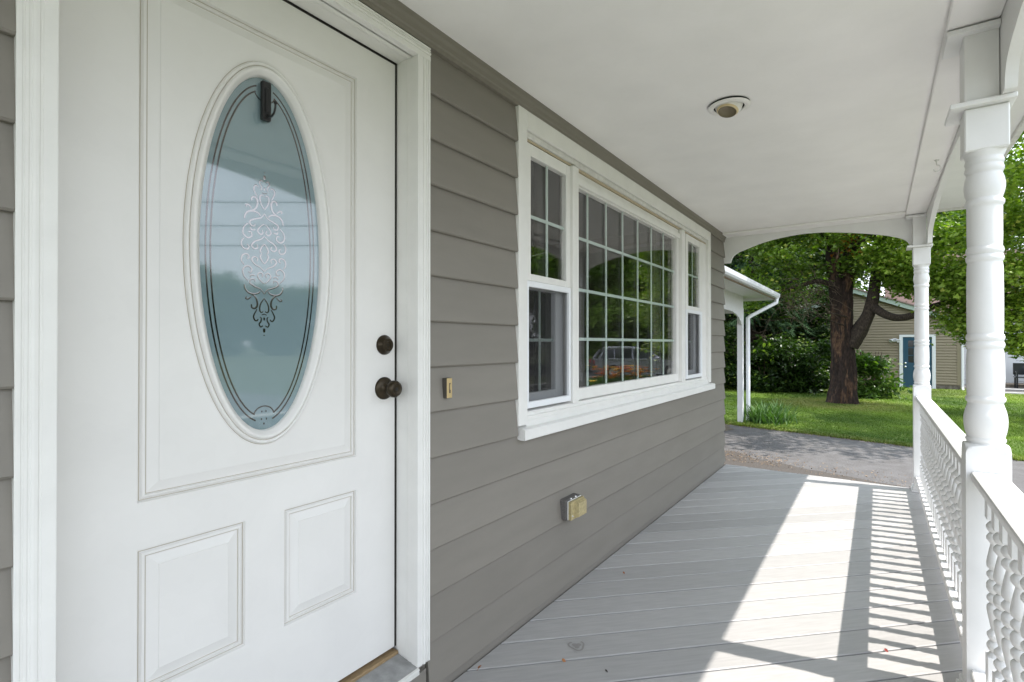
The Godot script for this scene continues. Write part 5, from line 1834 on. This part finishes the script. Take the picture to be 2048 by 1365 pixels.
func car_loft(mb: MB, prof: Array, half: Callable) -> void:
	# prof: closed side outline (x, y); half gives half width at a height
	var c := Vector3(0, 0.7, 0)
	var poly := PackedVector2Array()
	for q in prof:
		poly.append(Vector2(q[0], q[1]))
	for s in [-1.0, 1.0]:
		var t := Geometry2D.triangulate_polygon(poly)
		for i in range(0, t.size(), 3):
			var pts := []
			for k in 3:
				var q := poly[t[i + k]]
				pts.append(Vector3(q.x, q.y, s * half.call(q)))
			mb.face(pts, Vector3(pts[0].x, pts[0].y, 0))
	for i in poly.size():
		var a := poly[i]
		var b := poly[(i + 1) % poly.size()]
		mb.face([Vector3(a.x, a.y, -half.call(a)), Vector3(b.x, b.y, -half.call(b)), Vector3(b.x, b.y, half.call(b)), Vector3(a.x, a.y, half.call(a))], c)

func reflected_yard() -> void:
	var f := FastNoiseLite.new()
	f.seed = 19
	f.frequency = 1.1
	# the parked estate car
	var car := thing("parked_car", V(24.9, -0.49, 7.3), "dark silver estate car parked on the far drive, mirrored in the window", "car")
	var body := MB.new()
	car_loft(body, [[-2.32, 0.35], [-2.36, 0.62], [-2.30, 0.92], [-2.12, 0.98], [-1.0, 0.98], [0.75, 0.96], [1.15, 0.93], [1.9, 0.84], [2.25, 0.72], [2.36, 0.52], [2.34, 0.33], [1.9, 0.24], [-1.9, 0.24]], func(q: Vector2) -> float: return 0.90 - 0.06 * absf(q.y - 0.6) - 0.05 * pow(absf(q.x) / 2.3, 4))
	put_local(car, "body", body, M.car)
	var glass := MB.new()
	car_loft(glass, [[-2.10, 0.98], [-1.80, 1.40], [-1.4, 1.455], [-0.2, 1.47], [0.25, 1.41], [0.95, 0.97]], func(q: Vector2) -> float: return 0.86 - 0.36 * (q.y - 0.97))
	put_local(car, "window", glass, M.dark_glass)
	var roof := MB.new()
	car_loft(roof, [[-1.86, 1.40], [-1.80, 1.445], [-1.4, 1.49], [-0.2, 1.50], [0.28, 1.435], [0.25, 1.41], [-0.2, 1.46], [-1.4, 1.445]], func(q: Vector2) -> float: return 0.73)
	for s in [-1.0, 1.0]:
		for q in [[[0.95, 0.975], [0.25, 1.43]], [[-2.12, 0.975], [-1.82, 1.42]], [[-0.45, 0.975], [-0.42, 1.46]], [[-1.35, 0.975], [-1.33, 1.46]]]:
			roof.tube([V(q[0][0], q[0][1], s * 0.868), V(q[1][0], q[1][1], s * 0.712)], [0.035, 0.028], 6)
	put_local(car, "roof", roof, M.car)
	for s in [-1.0, 1.0]:
		var rr := MB.new()
		rr.tube([V(-1.7, 1.47, s * 0.60), V(-1.6, 1.55, s * 0.60), V(-0.3, 1.56, s * 0.60), V(0.0, 1.49, s * 0.60)], [0.018, 0.02, 0.02, 0.018], 7)
		put_local(car, "roof_rail", rr, M.rim)
		var sill := MB.new()
		sill.tube([V(-2.1, 0.975, s * 0.885), V(0.9, 0.965, s * 0.885)], [0.016, 0.016], 6)
		put_local(car, "window_trim", sill, M.rim)
		var hl := MB.new()
		hl.box(V(2.08, 0.60, s * 0.68 - 0.13), V(2.30, 0.74, s * 0.68 + 0.13), 0.03)
		put_local(car, "headlight", hl, M.lens)
		var tlr := MB.new()
		tlr.box(V(-2.36, 0.70, s * 0.70 - 0.12), V(-2.22, 0.90, s * 0.70 + 0.12), 0.03)
		put_local(car, "tail_light", tlr, M.tail)
		var mr := MB.new()
		mr.box(V(0.62, 0.95, s * 0.98 - 0.09), V(0.78, 1.09, s * 0.98 + 0.09), 0.03)
		put_local(car, "mirror", mr, M.car)
		for x in [-1.40, 1.42]:
			wheel(car, Transform3D(Basis(X, PI / 2), V(x, 0.345, s * 0.80)))
	car.rotation.y = atan2(2.57, 1.83)
	# day lilies between the car and the drive
	var r := RandomNumberGenerator.new()
	r.seed = 31
	var blade := leaf_mesh(2, M.blade)
	var spots := [[V(14.75, -0.5, 4.25), "orange lilies at the left of the flower bed by the drive", 0.22, 0.9], [V(15.05, -0.5, 3.85), "orange and yellow lilies in the middle of the bed by the drive", 0.22, 0.9], [V(15.35, -0.5, 3.45), "yellow lilies at the right of the flower bed by the drive", 0.22, 0.9], [V(12.3, -0.5, 3.45), "low green lily leaves in front of the orange lilies", 0.20, 0.5], [V(14.35, -0.5, 4.85), "green lily leaves at the street end of the bed by the drive", 0.30, 0.8]]
	for q in spots:
		var p := thing("lily_clump", q[0], q[1], "flowers", "lilies in the bed beside the drive")
		var xf := []
		var cols := PackedColorArray()
		for i in 330:
			var o: Vector3 = q[0] + V(r.randfn() * q[2], 0, r.randfn() * q[2])
			var s: float = r.randf_range(0.6, 1.0) * q[3]
			xf.append(Transform3D(Basis(Y, r.randf() * TAU) * Basis(X, -PI / 2 + r.randf_range(0.05, 0.7)) * Basis.from_scale(V(s * 0.8, s, s)), o))
			cols.append(Color(0.07, 0.16, 0.03).lerp(Color(0.16, 0.28, 0.06), r.randf()))
		stuff(p, "leaves", blade, xf, cols)
		var fx := []
		var fc := PackedColorArray()
		var pet := leaf_mesh(1, M.petal)
		for i in (40 if q[3] > 0.85 else 2):
			var o: Vector3 = q[0] + V(r.randfn() * 0.26, r.randf_range(0.62, 1.02), r.randfn() * 0.26)
			var col := Color(0.75, 0.22, 0.02) if r.randf() < 0.55 else Color(0.80, 0.52, 0.03)
			for k in 6:
				fx.append(Transform3D(Basis(Y, TAU * k / 6.0) * Basis(X, -0.6) * Basis.from_scale(V(0.14, 0.14, 0.14)), o))
				fc.append(col)
		stuff(p, "blossoms", pet, fx, fc)
	# trees across the way
	var spray := spray_mesh(1, 9, 0.26, 0.34, 47)
	var mid := [Color(0.10, 0.21, 0.03), Color(0.32, 0.47, 0.08), Color(0.36, 0.46, 0.09)]
	var dk := [Color(0.03, 0.075, 0.016), Color(0.10, 0.18, 0.035), Color(0.15, 0.22, 0.05)]
	for q in [[V(30, -0.5, 13.5), 12.0, 4.2, "roadside tree behind the parked car, mirrored at the window centre", mid], [V(38, -0.5, 11.5), 13.0, 4.6, "larger roadside tree right of the parked car", mid], [V(27, -0.5, 19), 11.0, 3.8, "roadside tree left of the parked car", dk], [V(44, -0.5, 18), 14.0, 5.0, "tall tree at the back of the mirrored street", dk], [V(33, -0.5, 22), 12.0, 4.2, "dark tree deeper along the mirrored street", dk], [V(50, -0.5, 15), 15.0, 5.5, "tallest tree closing the view behind the parked car", dk]]:
		tree(q[0], q[1], q[2], q[3], q[4], f, spray, "trees mirrored in the front window", 1.9, 0.07)
	var k := 0
	var far_label := ["far tree mirrored at the left edge of the oval glass", "second far tree in the oval glass reflection", "third far tree in the oval glass reflection", "fourth far tree in the oval glass reflection", "fifth far tree in the oval glass reflection", "sixth far tree in the oval glass reflection", "far tree mirrored at the right edge of the oval glass", "last far tree beyond the oval glass reflection"]
	for q in [[26, 88, 15.0], [33, 82, 14.5], [38, 76, 12.0], [43, 72, 10.5], [48, 68, 10.5], [54, 66, 12.0], [60, 58, 12.0], [68, 52, 13.0]]:
		tree(V(q[0], -0.5, q[1]), q[2], 5.5, far_label[k], dk, f, spray, "far trees beyond the street", 0.6, 0.05)
		k += 1
	for q in [[9.5, 5.2, "short wooden pole carrying the street ends of the pale service cables"], [-14.0, 8.2, "tall wooden pole in the wood carrying the pale service cables"]]:
		var sp := thing("utility_pole", V(16.06, -0.5, q[0]), q[2], "utility pole", "poles of the pale service cables")
		var sm := MB.new()
		sm.tube([V(16.08, -0.6, q[0]), V(16.08, q[1], q[0])], [0.10, 0.08], 12)
		put(sp, "shaft", sm, M.pole_wood)
	# street wires on two poles
	var a := V(10.3, 0, 51.5)
	var b := V(31.8, 0, 21.6)
	for q in [[a, "wooden utility pole at the far end of the street wires"], [b, "wooden utility pole nearer the white house"]]:
		var pl := thing("utility_pole", q[0] - Y * 0.5, q[1], "utility pole", "utility poles along the street")
		var m := MB.new()
		m.tube([q[0] - Y * 0.6, q[0] + Y * 6, q[0] + Y * 13.2], [0.17, 0.15, 0.11], 12)
		put(pl, "shaft", m, M.pole_wood)
		pb(pl, "crossarm", M.pole_wood, q[0] + V(-0.9, 12.3, -0.06), q[0] + V(0.9, 12.45, 0.06), 0.01)
	for q in [[12.3, "topmost street wire"], [10.45, "middle street wire"], [8.9, "lowest street wire"]]:
		var m := MB.new()
		var pts := []
		var rad := []
		for i in 21:
			var s := i / 20.0
			pts.append(a.lerp(b, s) + Y * (q[0] + 0.25 - 1.0 * sin(PI * s) * 0.25))
			rad.append(0.055)
		m.tube(pts, rad, 5)
		tag(put(self, "street_wire", m, M.wire_black), q[1] + " between the utility poles", "wire", "street wires")
